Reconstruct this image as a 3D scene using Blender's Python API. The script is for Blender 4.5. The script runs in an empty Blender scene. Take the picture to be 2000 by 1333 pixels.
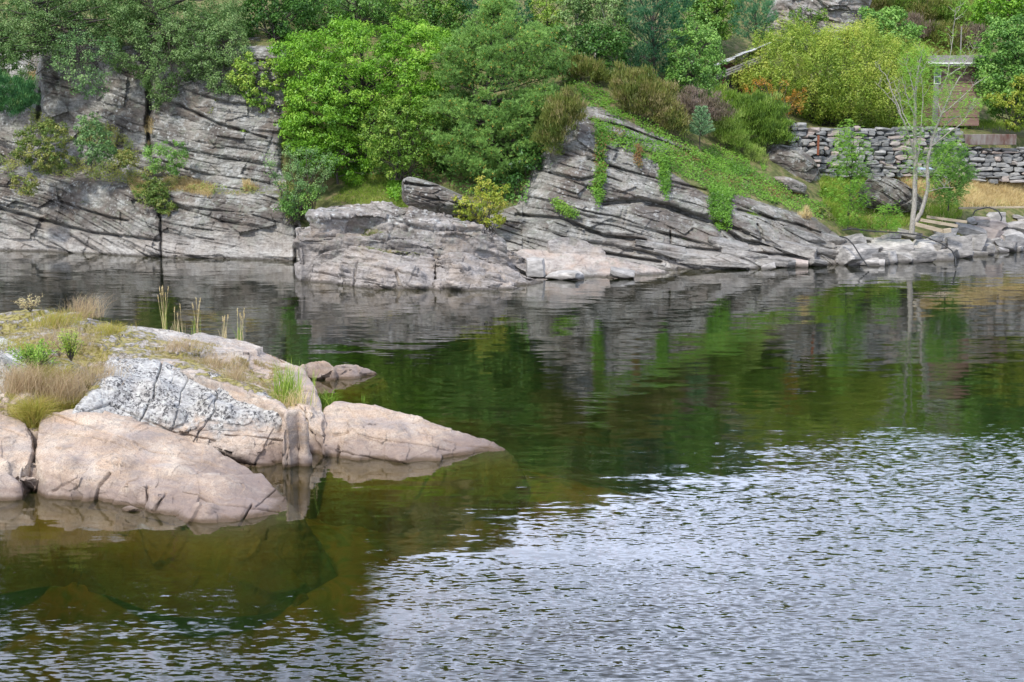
import bpy, math, random
import numpy as np
R = math.radians
random.seed(7)
rng = np.random.default_rng(11)
scn = bpy.context.scene
COL = scn.collection

# ------------------------------------------------------------------ camera
FPX, CH, HOR = 3000.0, 7.0, 240.0            # focal length in photo px, eye height, row of the horizon
TH = math.atan((666.5 - HOR) / FPX)
cam_d = bpy.data.cameras.new("camera")
cam = bpy.data.objects.new("camera", cam_d)
COL.objects.link(cam)
cam.location = (0, 0, CH)
cam.rotation_euler = (R(90) - TH, 0, 0)
cam_d.sensor_width = 36.0
cam_d.lens = 36.0 * FPX / 2000.0
cam_d.clip_start = 0.5
cam_d.clip_end = 2000
scn.camera = cam

# ------------------------------------------------------------------ sky, sun, exposure
SUN_EL, SUN_AZ = 50.0, -148.0                # azimuth from +Y, clockwise: behind the camera, to the left
w = bpy.data.worlds.new("World")
scn.world = w
w.use_nodes = True
nt = w.node_tree
nt.nodes.clear()
def N(t, typ, **kw):
    n = t.nodes.new(typ)
    for k, v in kw.items():
        setattr(n, k, v)
    return n
out = N(nt, 'ShaderNodeOutputWorld')
sky = N(nt, 'ShaderNodeTexSky')
sky.sky_type = 'NISHITA'
sky.sun_disc = False
sky.sun_elevation = R(SUN_EL)
sky.sun_rotation = R(SUN_AZ)
b1 = N(nt, 'ShaderNodeBackground'); b1.inputs[1].default_value = 0.14
nt.links.new(sky.outputs[0], b1.inputs[0])
b2 = N(nt, 'ShaderNodeBackground'); b2.inputs[0].default_value = (0.80, 0.89, 1.14, 1)
tc = N(nt, 'ShaderNodeTexCoord')
mp = N(nt, 'ShaderNodeMapping'); mp.inputs['Scale'].default_value = (1.0, 1.0, 2.4)
nz = N(nt, 'ShaderNodeTexNoise'); nz.inputs['Scale'].default_value = 2.6; nz.inputs['Detail'].default_value = 6
cr = N(nt, 'ShaderNodeValToRGB'); cr.color_ramp.elements[0].position = 0.36; cr.color_ramp.elements[1].position = 0.62
cr.color_ramp.elements[0].color = (0.25, 0.25, 0.25, 1)
mx = N(nt, 'ShaderNodeMixShader')
nt.links.new(tc.outputs['Generated'], mp.inputs[0]); nt.links.new(mp.outputs[0], nz.inputs[0])
nt.links.new(nz.outputs[0], cr.inputs[0]); nt.links.new(cr.outputs[0], mx.inputs[0])
nt.links.new(b1.outputs[0], mx.inputs[1]); nt.links.new(b2.outputs[0], mx.inputs[2])
# the cloud sheet is brightest low over the far bank
sxyz = N(nt, 'ShaderNodeSeparateXYZ'); nt.links.new(tc.outputs['Generated'], sxyz.inputs[0])
def wmr(src, a, b, c, d):
    n = N(nt, 'ShaderNodeMapRange'); n.interpolation_type = 'SMOOTHSTEP'; nt.links.new(src, n.inputs[0])
    for i_, q_ in enumerate((a, b, c, d)): n.inputs[i_ + 1].default_value = q_
    return n.outputs[0]
wl = wmr(sxyz.outputs[2], .25, .75, 1.0, 0.0); wf = wmr(sxyz.outputs[1], -.1, .7, 0.0, 1.0)
wm1 = N(nt, 'ShaderNodeMath', operation='MULTIPLY'); nt.links.new(wl, wm1.inputs[0]); nt.links.new(wf, wm1.inputs[1])
wm2 = N(nt, 'ShaderNodeMath', operation='MULTIPLY_ADD'); nt.links.new(wm1.outputs[0], wm2.inputs[0]); wm2.inputs[1].default_value = 2.1; wm2.inputs[2].default_value = 1.25
nt.links.new(wm2.outputs[0], b2.inputs[1])
nt.links.new(mx.outputs[0], out.inputs[0])

sl = bpy.data.lights.new("sun", 'SUN')
sl.energy = 3.1
sl.angle = R(5)
sl.color = (1.0, 0.95, 0.87)
so = bpy.data.objects.new("sun", sl)
COL.objects.link(so)
so.rotation_euler = (R(90 - SUN_EL), 0, R(-SUN_AZ + 180) if False else R(180 - SUN_AZ))
scn.view_settings.view_transform = 'Standard'
scn.view_settings.look = 'None'
scn.view_settings.exposure = 0.28
scn.view_settings.gamma = 1.0
scn.cycles.max_bounces = 8
scn.cycles.transparent_max_bounces = 12
scn.cycles.transmission_bounces = 4
scn.cycles.diffuse_bounces = 3
scn.cycles.glossy_bounces = 3

# ------------------------------------------------------------------ projection helpers (photo px <-> metres)
CT, ST = math.cos(TH), math.sin(TH)
def ray(px, py):
    x = (np.asarray(px, float) - 1000.0) / FPX
    y = -(np.asarray(py, float) - 666.5) / FPX
    return x, CT + y * ST, -ST + y * CT
def P(px, py, Y):
    x, dy, dz = ray(px, py)
    t = np.asarray(Y, float) / dy
    return np.stack(np.broadcast_arrays(x * t, dy * t, CH + dz * t), -1)
def G(px, py, z=0.0):
    x, dy, dz = ray(px, py)
    t = (np.asarray(z, float) - CH) / dz
    return np.stack(np.broadcast_arrays(x * t, dy * t, CH + dz * t), -1)
def proj(v):
    X, Y, Z = v[..., 0], v[..., 1], v[..., 2] - CH
    f = Y * CT - Z * ST
    u = Y * ST + Z * CT
    return 1000 + FPX * X / f, 666.5 - FPX * u / f

# ------------------------------------------------------------------ noise
def _h(ix, iy, iz, seed):
    h = (ix * 374761393 + iy * 668265263 + iz * 2147483647 + seed * 1274126177) & 0xffffffff
    h = ((h ^ (h >> 13)) * 1274126177) & 0xffffffff
    h = ((h ^ (h >> 16)) * 2246822519) & 0xffffffff
    return ((h ^ (h >> 15)) & 0xffffff) / float(0xffffff)
def vn(p, seed=0):
    p = np.asarray(p, float)
    i = np.floor(p).astype(np.int64); f = p - i
    f = f * f * f * (f * (f * 6 - 15) + 10)
    r = 0
    for a in (0, 1):
        for b in (0, 1):
            for c in (0, 1):
                wgt = (f[..., 0] if a else 1 - f[..., 0]) * (f[..., 1] if b else 1 - f[..., 1]) * (f[..., 2] if c else 1 - f[..., 2])
                r = r + wgt * _h(i[..., 0] + a, i[..., 1] + b, i[..., 2] + c, seed)
    return r * 2 - 1
def fbm(p, octv=4, seed=0, gain=0.5):
    a, s, r = 1.0, 0.0, 0
    p = np.asarray(p, float)
    for k in range(octv):
        r = r + a * vn(p * (2.03 ** k) + 17.3 * k, seed + k); s += a; a *= gain
    return r / s
def facets(p, scale, seed=0, stretch=(1, 1, 1)):
    """broken-rock planes: every cell leans its own way"""
    q = np.asarray(p, float) / scale * np.asarray(stretch)
    sh = q.shape[:-1]; q = q.reshape(-1, 3); i = np.floor(q).astype(np.int64)
    best = np.full(len(q), 1e9); out = np.zeros(len(q))
    for a in (-1, 0, 1):
        for b in (-1, 0, 1):
            for c in (-1, 0, 1):
                j = i + [a, b, c]
                r = np.stack([_h(j[:, 0], j[:, 1], j[:, 2], seed + k) for k in range(6)], 1)
                d = q - (j + r[:, :3]); d2 = (d ** 2).sum(1)
                k = d2 < best; best[k] = d2[k]; out[k] = ((r[:, 3:] - .5) * 2 * d).sum(1)[k] + (r[k, 3] - .5) * .25
    return out.reshape(sh)
def h1(i, seed=0):
    i = np.asarray(i).astype(np.int64)
    return _h(i, i * 0 + 3, i * 0 + 5, seed)
def smooth(a, b, x):
    t = np.clip((x - a) / (b - a), 0, 1)
    return t * t * (3 - 2 * t)

# ------------------------------------------------------------------ mesh helpers
def mesh(name, V, F, mat=None, parent=None, attrs=None, shade=True, loc=None):
    V = np.ascontiguousarray(V, dtype=np.float32)
    if loc is not None:
        V = V - np.asarray(loc, np.float32)
    me = bpy.data.meshes.new(name)
    blocks = F if isinstance(F, list) else [F]
    blocks = [np.asarray(b, np.int32) for b in blocks if len(b)]
    me.vertices.add(len(V)); me.vertices.foreach_set('co', V.ravel())
    nl = sum(b.size for b in blocks); nf = sum(len(b) for b in blocks)
    me.loops.add(nl); me.polygons.add(nf)
    me.loops.foreach_set('vertex_index', np.concatenate([b.ravel() for b in blocks]))
    tot = np.concatenate([np.full(len(b), b.shape[1], np.int32) for b in blocks])
    st = np.concatenate([[0], np.cumsum(tot)[:-1]]).astype(np.int32)
    me.polygons.foreach_set('loop_start', st)
    me.polygons.foreach_set('use_smooth', np.full(nf, bool(shade)))
    if attrs:
        for k, a in attrs.items():
            at = me.attributes.new(k, 'FLOAT', 'POINT')
            at.data.foreach_set('value', np.ascontiguousarray(a, np.float32).ravel())
    me.update(calc_edges=True)
    me.validate()
    if mat: me.materials.append(mat)
    o = bpy.data.objects.new(name, me)
    COL.objects.link(o)
    if loc is not None: o.location = [float(q) for q in loc]
    if parent is not None:
        o.parent = parent
        o.location = (0, 0, 0)
    return o
def tag(o, label, cat, group=None, kind=None):
    if label: o['label'] = label
    if cat: o['category'] = cat
    if group: o['group'] = group
    if kind: o['kind'] = kind
    return o
def thing(name, loc, label, cat, group=None):
    o = bpy.data.objects.new(name, None)
    COL.objects.link(o)
    o.location = [float(q) for q in loc]
    return tag(o, label, cat, group)
def pmesh(name, V, F, mat, parent, attrs=None, shade=True):
    V = np.asarray(V, float) - np.array(parent.location)[None]
    return mesh(name, V, F, mat, parent, attrs, shade)
def grid_faces(n, m, wrap=False):
    a = np.arange(n - 1)[:, None] * m
    if wrap:
        j = np.arange(m); k = (j + 1) % m
    else:
        j = np.arange(m - 1); k = j + 1
    return np.stack([a + j, a + k, a + m + k, a + m + j], -1).reshape(-1, 4)
class Buf:
    def __init__(s): s.V = []; s.F = []; s.A = []; s.n = 0
    def add(s, V, F, a=0.5):
        V = np.asarray(V, float)
        s.V.append(V); s.F.append(np.asarray(F) + s.n); s.A.append(np.broadcast_to(np.asarray(a, float), (len(V),)))
        s.n += len(V)
    def get(s):
        V = np.concatenate(s.V); A = np.concatenate(s.A)
        d = {}
        for f in s.F: d.setdefault(f.shape[1], []).append(f)
        return V, [np.concatenate(x) for x in d.values()], {'var': A}
def tube(buf, pts, rad, sides=5, a=0.5):
    pts = np.asarray(pts, float); n = len(pts)
    rad = np.broadcast_to(np.asarray(rad, float), (n,))
    t = np.gradient(pts, axis=0); t /= np.linalg.norm(t, axis=1)[:, None] + 1e-9
    ref = np.array([0.31, 0.93, 0.2]); u = np.cross(t, ref); u /= np.linalg.norm(u, axis=1)[:, None] + 1e-9
    v = np.cross(t, u)
    an = np.linspace(0, 2 * np.pi, sides, endpoint=False)
    V = pts[:, None] + rad[:, None, None] * (u[:, None] * np.cos(an)[None, :, None] + v[:, None] * np.sin(an)[None, :, None])
    buf.add(V.reshape(-1, 3), grid_faces(n, sides, True), a)
def bend(a, b, n=5, sag=0.0, jit=0.05, r=rng):
    a = np.asarray(a, float); b = np.asarray(b, float)
    t = np.linspace(0, 1, n)[:, None]
    p = a + (b - a) * t
    L = np.linalg.norm(b - a)
    p = p + np.sin(np.pi * t) * np.array([0, 0, sag]) * L
    q = r.normal(0, jit * L / n, p.shape); q[0] = 0; q[-1] = 0
    return p + q
def inpoly(px, py, poly):
    poly = np.asarray(poly, float); x, y = np.asarray(px, float), np.asarray(py, float)
    c = np.zeros(x.shape, bool); j = len(poly) - 1
    for i in range(len(poly)):
        xi, yi, xj, yj = *poly[i], *poly[j]
        k = ((yi > y) != (yj > y)) & (x < (xj - xi) * (y - yi) / (yj - yi + 1e-12) + xi)
        c ^= k; j = i
    return c
def segd(px, py, pts, closed=False):
    pts = np.asarray(pts, float); d = np.full(np.shape(px), 1e9)
    m = len(pts) if closed else len(pts) - 1
    for i in range(m):
        a, b = pts[i], pts[(i + 1) % len(pts)]
        v = b - a; l = (v ** 2).sum() + 1e-12
        t = np.clip(((px - a[0]) * v[0] + (py - a[1]) * v[1]) / l, 0, 1)
        d = np.minimum(d, np.hypot(px - a[0] - t * v[0], py - a[1] - t * v[1]))
    return d
def smask(px, py, poly, soft=12):
    d = segd(px, py, poly, True)
    return smooth(-soft, soft, np.where(inpoly(px, py, poly), d, -d))

# ------------------------------------------------------------------ materials
def newmat(name):
    m = bpy.data.materials.new(name); m.use_nodes = True
    t = m.node_tree; t.nodes.clear()
    o = N(t, 'ShaderNodeOutputMaterial')
    return m, t, o
def lk(t, a, b): t.links.new(a, b)
def math_(t, op, a, b=None, c=None, clamp=False):
    n = N(t, 'ShaderNodeMath', operation=op); n.use_clamp = clamp
    for i, q in enumerate((a, b, c)):
        if q is None: continue
        if isinstance(q, (int, float)): n.inputs[i].default_value = q
        else: lk(t, q, n.inputs[i])
    return n.outputs[0]
def noise(t, vec, scale, detail=4, rough=0.55, dist=0.0):
    n = N(t, 'ShaderNodeTexNoise')
    n.inputs['Scale'].default_value = scale; n.inputs['Detail'].default_value = detail
    n.inputs['Roughness'].default_value = rough; n.inputs['Distortion'].default_value = dist
    lk(t, vec, n.inputs['Vector']); return n
def ramp(t, fac, stops):
    r = N(t, 'ShaderNodeValToRGB'); e = r.color_ramp.elements
    while len(e) < len(stops): e.new(0.5)
    for i, (p, c) in enumerate(stops):
        e[i].position = p
        e[i].color = (c, c, c, 1) if isinstance(c, (int, float)) else (*c, 1)
    lk(t, fac, r.inputs[0]); return r.outputs[0]
def mixc(t, f, a, b, mode='MIX'):
    n = N(t, 'ShaderNodeMix', data_type='RGBA', blend_type=mode)
    for s, q in ((0, f), (6, a), (7, b)):
        if isinstance(q, (int, float)): n.inputs[s].default_value = q
        elif isinstance(q, tuple): n.inputs[s].default_value = (*q, 1)
        else: lk(t, q, n.inputs[s])
    return n.outputs[2]
def mapping(t, vec, rot=(0, 0, 0), scale=(1, 1, 1)):
    n = N(t, 'ShaderNodeMapping'); n.inputs['Rotation'].default_value = rot; n.inputs['Scale'].default_value = scale
    lk(t, vec, n.inputs[0]); return n.outputs[0]
def mrange(t, v, a, b, c=0.0, d=1.0):
    n = N(t, 'ShaderNodeMapRange'); n.interpolation_type = 'SMOOTHSTEP'
    lk(t, v, n.inputs[0])
    for i, q in enumerate((a, b, c, d)): n.inputs[i + 1].default_value = q
    return n.outputs[0]

def rock_mat(name, dip=17, base=((.08, .078, .07), (.225, .22, .20), (.43, .42, .385)), warm=(.36, .28, .21), warm_amt=0.22,
             bleach=(.5, .48, .445), zb=(0.3, 1.9), dark=0.72, lich=0.6, soil=True, strat=1.0):
    m, t, o = newmat(name)
    geo = N(t, 'ShaderNodeNewGeometry'); pos = geo.outputs['Position']
    sep = N(t, 'ShaderNodeSeparateXYZ'); lk(t, pos, sep.inputs[0]); z = sep.outputs[2]
    st = mapping(t, pos, (0, R(-dip), 0), (0.35, 1.0, 2.6))      # stretched along the beds
    n1 = noise(t, st, 1.1, 8, 0.62, 0.6)
    n2 = noise(t, mapping(t, pos, (0, R(-dip), 0), (0.55, 1.2, 9.0)), 1.3, 6, 0.65, 0.3)
    n3 = noise(t, pos, 0.55, 5, 0.6)
    n4 = noise(t, pos, 7.0, 5, 0.65)
    bl0 = noise(t, mapping(t, pos, (0, R(-dip), 0), (.8, 1, 1.3)), 1.5, 7, .68, .3)
    f = math_(t, 'ADD', math_(t, 'MULTIPLY', n1.outputs[0], 0.34), math_(t, 'MULTIPLY', n2.outputs[0], 0.22 * strat))
    f = math_(t, 'ADD', f, math_(t, 'MULTIPLY', bl0.outputs[0], 0.44))
    f = math_(t, 'ADD', f, math_(t, 'MULTIPLY', math_(t, 'SUBTRACT', n4.outputs[0], 0.5), 0.35))
    c = ramp(t, f, [(0.36, base[0]), (0.50, base[1]), (0.63, base[2])])
    # broad brown-purple weathering patches
    pw = ramp(t, noise(t, mapping(t, pos, (0, R(-dip), 0), (0.8, 1, 1.3)), 0.5, 6, 0.62).outputs[0], [(0.49, 0), (0.55, 1.0)])
    c = mixc(t, math_(t, 'MULTIPLY', pw, dark), c, (.085, .068, .058))
    # warm iron / granite tint
    wm = ramp(t, noise(t, pos, 0.8, 5, 0.6).outputs[0], [(0.45, 0), (0.65, 1.0)])
    c = mixc(t, math_(t, 'MULTIPLY', wm, warm_amt), c, warm)
    # green grey algae
    ga = ramp(t, noise(t, pos, 1.7, 6, 0.7).outputs[0], [(0.52, 0), (0.66, 0.5)])
    c = mixc(t, ga, c, (.19, .215, .16))
    # lichen dots
    vo = N(t, 'ShaderNodeTexVoronoi'); vo.inputs['Scale'].default_value = 3.2; lk(t, mixc(t, 0.06, pos, n4.outputs[1], 'LINEAR_LIGHT'), vo.inputs['Vector'])
    ld = ramp(t, vo.outputs['Distance'], [(0.16, 1), (0.24, 0)])
    lm = ramp(t, n3.outputs[0], [(0.42, 0), (0.60, 1)])
    hi = mrange(t, z, 1.2, 2.6)
    lf = math_(t, 'MULTIPLY', math_(t, 'MULTIPLY', ld, lm), math_(t, 'MULTIPLY', hi, lich))
    c = mixc(t, lf, c, (.62, .63, .6))
    lp = ramp(t, noise(t, pos, 2.1, 7, 0.72).outputs[0], [(0.565, 0), (0.60, 1)])
    c = mixc(t, math_(t, 'MULTIPLY', math_(t, 'MULTIPLY', lp, hi), lich * 0.8), c, (.5, .51, .49))
    # bleached belt above the water, dark wet line
    zz = math_(t, 'ADD', z, math_(t, 'MULTIPLY', math_(t, 'SUBTRACT', n1.outputs[0], 0.5), 1.6))
    bl = math_(t, 'SUBTRACT', 1.0, mrange(t, zz, zb[0], zb[1]))
    bc = mixc(t, ramp(t, f, [(0.36, 0), (0.62, 1)]), (.15, .135, .125), bleach)
    bc = mixc(t, math_(t, 'MULTIPLY', wm, warm_amt * 0.8), bc, tuple(min(1, q * 1.25) for q in warm))
    c = mixc(t, math_(t, 'MULTIPLY', bl, 0.85), c, bc)
    zw = math_(t, 'ADD', z, math_(t, 'MULTIPLY', math_(t, 'SUBTRACT', n4.outputs[0], 0.5), 0.12))
    wet = math_(t, 'SUBTRACT', 1.0, mrange(t, zw, 0.03, 0.16))
    c = mixc(t, math_(t, 'MULTIPLY', wet, 0.75), c, (.035, .028, .02))
    rough = 0.85
    if soil:
        at = N(t, 'ShaderNodeAttribute', attribute_name='soil')
        sc_ = ramp(t, noise(t, pos, 2.4, 6, 0.65).outputs[0], [(0.35, (.07, .08, .03)), (0.5, (.14, .16, .05)), (0.62, (.24, .19, .10)), (0.75, (.17, .21, .06))])
        sm = mrange(t, math_(t, 'ADD', at.outputs['Fac'], math_(t, 'MULTIPLY', math_(t, 'SUBTRACT', n4.outputs[0], 0.5), 0.9)), 0.42, 0.58)
        c = mixc(t, sm, c, sc_)
    b = N(t, 'ShaderNodeBsdfPrincipled'); lk(t, c, b.inputs['Base Color']); b.inputs['Roughness'].default_value = rough
    b.inputs['Specular IOR Level'].default_value = 0.25
    bp = N(t, 'ShaderNodeBump'); bp.inputs['Strength'].default_value = 0.9; bp.inputs['Distance'].default_value = 0.10
    hh = math_(t, 'ADD', math_(t, 'MULTIPLY', n2.outputs[0], 0.55 * strat), math_(t, 'MULTIPLY', n4.outputs[0], 0.8))
    hh = math_(t, 'ADD', hh, math_(t, 'MULTIPLY', bl0.outputs[0], 1.2))
    lk(t, hh, bp.inputs['Height']); lk(t, bp.outputs[0], b.inputs['Normal'])
    lk(t, b.outputs[0], o.inputs[0])
    return m

def granite_mat(name, lichen_z=(0.95, 1.25), moss=0.0, tint=(.48, .375, .29), pale=(.66, .57, .47), lich_amt=1.0):
    m, t, o = newmat(name)
    geo = N(t, 'ShaderNodeNewGeometry'); pos = geo.outputs['Position']
    sep = N(t, 'ShaderNodeSeparateXYZ'); lk(t, pos, sep.inputs[0]); z = sep.outputs[2]
    nrm = N(t, 'ShaderNodeSeparateXYZ'); lk(t, geo.outputs['Normal'], nrm.inputs[0])
    n1 = noise(t, mapping(t, pos, (0, R(-10), R(20)), (1, .5, 2.0)), 1.2, 7, 0.6, 0.4)
    n2 = noise(t, pos, 9, 6, 0.7)
    n3 = noise(t, pos, 38, 4, 0.75)
    n5 = noise(t, pos, 2.6, 7, 0.68, 0.3)
    f = math_(t, 'ADD', math_(t, 'MULTIPLY', n1.outputs[0], 0.65), math_(t, 'MULTIPLY', n2.outputs[0], 0.35))
    c = ramp(t, f, [(0.34, tuple(q * .62 for q in tint)), (0.47, tint), (0.62, pale)])
    # orange iron blush and grey streaks
    c = mixc(t, ramp(t, noise(t, pos, 0.9, 5, .6).outputs[0], [(0.5, 0), (0.68, 0.45)]), c, (.52, .34, .22))
    c = mixc(t, ramp(t, noise(t, mapping(t, pos, (0, R(-8), 0), (.5, .5, 4)), 1.5, 6, .65).outputs[0], [(0.5, 0), (0.62, 0.5)]), c, (.33, .29, .28))
    # crystal speckle
    c = mixc(t, ramp(t, n3.outputs[0], [(0.38, 0.65), (0.48, 0)]), c, (.15, .12, .11))
    c = mixc(t, ramp(t, noise(t, pos, 4.5, 7, .7, .6).outputs[0], [(0.53, 0), (0.62, .55)]), c, (.26, .225, .2))
    # purple brown dip zone near the water
    zz = math_(t, 'ADD', z, math_(t, 'MULTIPLY', math_(t, 'SUBTRACT', n5.outputs[0], 0.5), 0.7))
    c = mixc(t, math_(t, 'MULTIPLY', math_(t, 'SUBTRACT', 1.0, mrange(t, zz, 0.05, 0.55)), 0.82), c, (.205, .155, .135))
    zw = math_(t, 'ADD', z, math_(t, 'MULTIPLY', math_(t, 'SUBTRACT', n2.outputs[0], 0.5), 0.05))
    c = mixc(t, math_(t, 'MULTIPLY', math_(t, 'SUBTRACT', 1.0, mrange(t, zw, 0.02, 0.10)), 0.85), c, (.085, .055, .03))
    c = mixc(t, math_(t, 'MULTIPLY', math_(t, 'SUBTRACT', 1.0, mrange(t, z, -0.35, -0.02)), 0.8), c, (.22, .14, .05))
    # lichen crust on the upper parts: pale crust with black blotches
    zl = math_(t, 'ADD', z, math_(t, 'MULTIPLY', math_(t, 'SUBTRACT', n5.outputs[0], 0.5), 1.4))
    hi = math_(t, 'MULTIPLY', mrange(t, zl, lichen_z[0], lichen_z[1]), lich_amt)
    crust = ramp(t, n2.outputs[0], [(0.36, (.26, .26, .25)), (0.5, (.46, .46, .445)), (0.62, (.60, .61, .57)), (.74, (.45, .49, .42))])
    c = mixc(t, math_(t, 'MULTIPLY', hi, 0.85), c, crust)
    blk = ramp(t, noise(t, pos, 15, 6, .78, .3).outputs[0], [(0.50, 0), (0.54, 1)])
    blm = ramp(t, noise(t, pos, 1.9, 4, .6).outputs[0], [(0.42, 0.12), (0.52, 1)])
    c = mixc(t, math_(t, 'MULTIPLY', math_(t, 'MULTIPLY', blk, blm), math_(t, 'MULTIPLY', hi, 0.92)), c, (.045, .043, .045))
    at = N(t, 'ShaderNodeAttribute', attribute_name='soil')
    ms = math_(t, 'ADD', at.outputs['Fac'], math_(t, 'MULTIPLY', math_(t, 'SUBTRACT', n5.outputs[0], 0.5), 1.3))
    ms = math_(t, 'ADD', ms, math_(t, 'MULTIPLY', math_(t, 'SUBTRACT', n2.outputs[0], 0.5), 0.6))
    mossc = ramp(t, n2.outputs[0], [(0.35, (.085, .06, .02)), (0.46, (.2, .17, .045)), (0.54, (.31, .28, .09)), (0.62, (.36, .27, .18)), (.74, (.46, .41, .34))])
    mm = mrange(t, ms, 0.45, 0.56)
    c = mixc(t, mm, c, mossc)
    b = N(t, 'ShaderNodeBsdfPrincipled'); lk(t, c, b.inputs['Base Color']); b.inputs['Roughness'].default_value = 0.82
    b.inputs['Specular IOR Level'].default_value = 0.25
    bp = N(t, 'ShaderNodeBump'); bp.inputs['Strength'].default_value = 0.85; bp.inputs['Distance'].default_value = 0.03
    hh = math_(t, 'ADD', math_(t, 'MULTIPLY', n2.outputs[0], 1.2), math_(t, 'MULTIPLY', n3.outputs[0], 0.25))
    hh = math_(t, 'ADD', hh, math_(t, 'MULTIPLY', n1.outputs[0], 1.0))
    hh = math_(t, 'ADD', hh, math_(t, 'MULTIPLY', mm, 1.2))
    lk(t, hh, bp.inputs['Height']); lk(t, bp.outputs[0], b.inputs['Normal'])
    lk(t, b.outputs[0], o.inputs[0])
    return m

def leaf_mat(name, cols, trans=0.35, gloss=0.02):
    m, t, o = newmat(name)
    at = N(t, 'ShaderNodeAttribute', attribute_name='var')
    n = len(cols)
    c = ramp(t, at.outputs['Fac'], [(i / (n - 1), q) for i, q in enumerate(cols)])
    d = N(t, 'ShaderNodeBsdfDiffuse'); lk(t, c, d.inputs[0])
    tr = N(t, 'ShaderNodeBsdfTranslucent'); lk(t, mixc(t, 0.35, c, (.35, .5, .05), 'MULTIPLY'), tr.inputs[0])
    lk(t, c, tr.inputs[0])
    g = N(t, 'ShaderNodeBsdfGlossy'); g.inputs['Roughness'].default_value = 0.45; g.inputs[0].default_value = (.9, .95, 1, 1)
    a = N(t, 'ShaderNodeMixShader'); a.inputs[0].default_value = trans
    lk(t, d.outputs[0], a.inputs[1]); lk(t, tr.outputs[0], a.inputs[2])
    b = N(t, 'ShaderNodeMixShader'); b.inputs[0].default_value = gloss
    lk(t, a.outputs[0], b.inputs[1]); lk(t, g.outputs[0], b.inputs[2])
    lk(t, b.outputs[0], o.inputs[0])
    return m
def plain_mat(name, a, b_, scale=6, rough=0.8, bump=0.02, stretch=(1, 1, 1)):
    m, t, o = newmat(name)
    tcn = N(t, 'ShaderNodeNewGeometry')
    v = mapping(t, tcn.outputs['Position'], (0, 0, 0), stretch)
    n = noise(t, v, scale, 6, .65)
    c = ramp(t, n.outputs[0], [(0.35, a), (0.65, b_)])
    b = N(t, 'ShaderNodeBsdfPrincipled'); lk(t, c, b.inputs['Base Color']); b.inputs['Roughness'].default_value = rough
    bp = N(t, 'ShaderNodeBump'); bp.inputs['Distance'].default_value = bump; lk(t, n.outputs[0], bp.inputs['Height']); lk(t, bp.outputs[0], b.inputs['Normal'])
    lk(t, b.outputs[0], o.inputs[0])
    return m

M = {}
M['cliff'] = rock_mat('cliff_rock')
M['outcrop'] = rock_mat('outcrop_rock', dip=14, base=((.10, .09, .083), (.29, .27, .25), (.50, .47, .44)), warm_amt=.45, dark=.35, lich=.8, zb=(.4, 2.0), soil=True, bleach=(.47, .43, .40))
M['pinkrock'] = rock_mat('pink_shore_rock', dip=12, base=((.2, .17, .15), (.38, .335, .30), (.56, .51, .46)), warm=(.48, .35, .27), warm_amt=.5, dark=.15, lich=.3, zb=(0, .6), soil=True)
M['granite'] = granite_mat('pale_granite', lichen_z=(1.15, 1.95), lich_amt=.7)
M['granite_lichen'] = granite_mat('lichen_granite', lichen_z=(.55, .95))
M['granite_pink'] = granite_mat('pink_granite', lichen_z=(3, 4), tint=(.46, .35, .265), pale=(.64, .54, .43))
M['bark'] = plain_mat('bark', (.035, .028, .022), (.11, .095, .08), 9, stretch=(3, 3, .6))
M['palebark'] = plain_mat('pale_bark', (.22, .2, .17), (.46, .43, .38), 12, stretch=(2, 2, .8))
M['stone'] = plain_mat('grey_stone', (.13, .135, .135), (.36, .35, .33), 3.2, stretch=(1, 1, 2))
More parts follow.
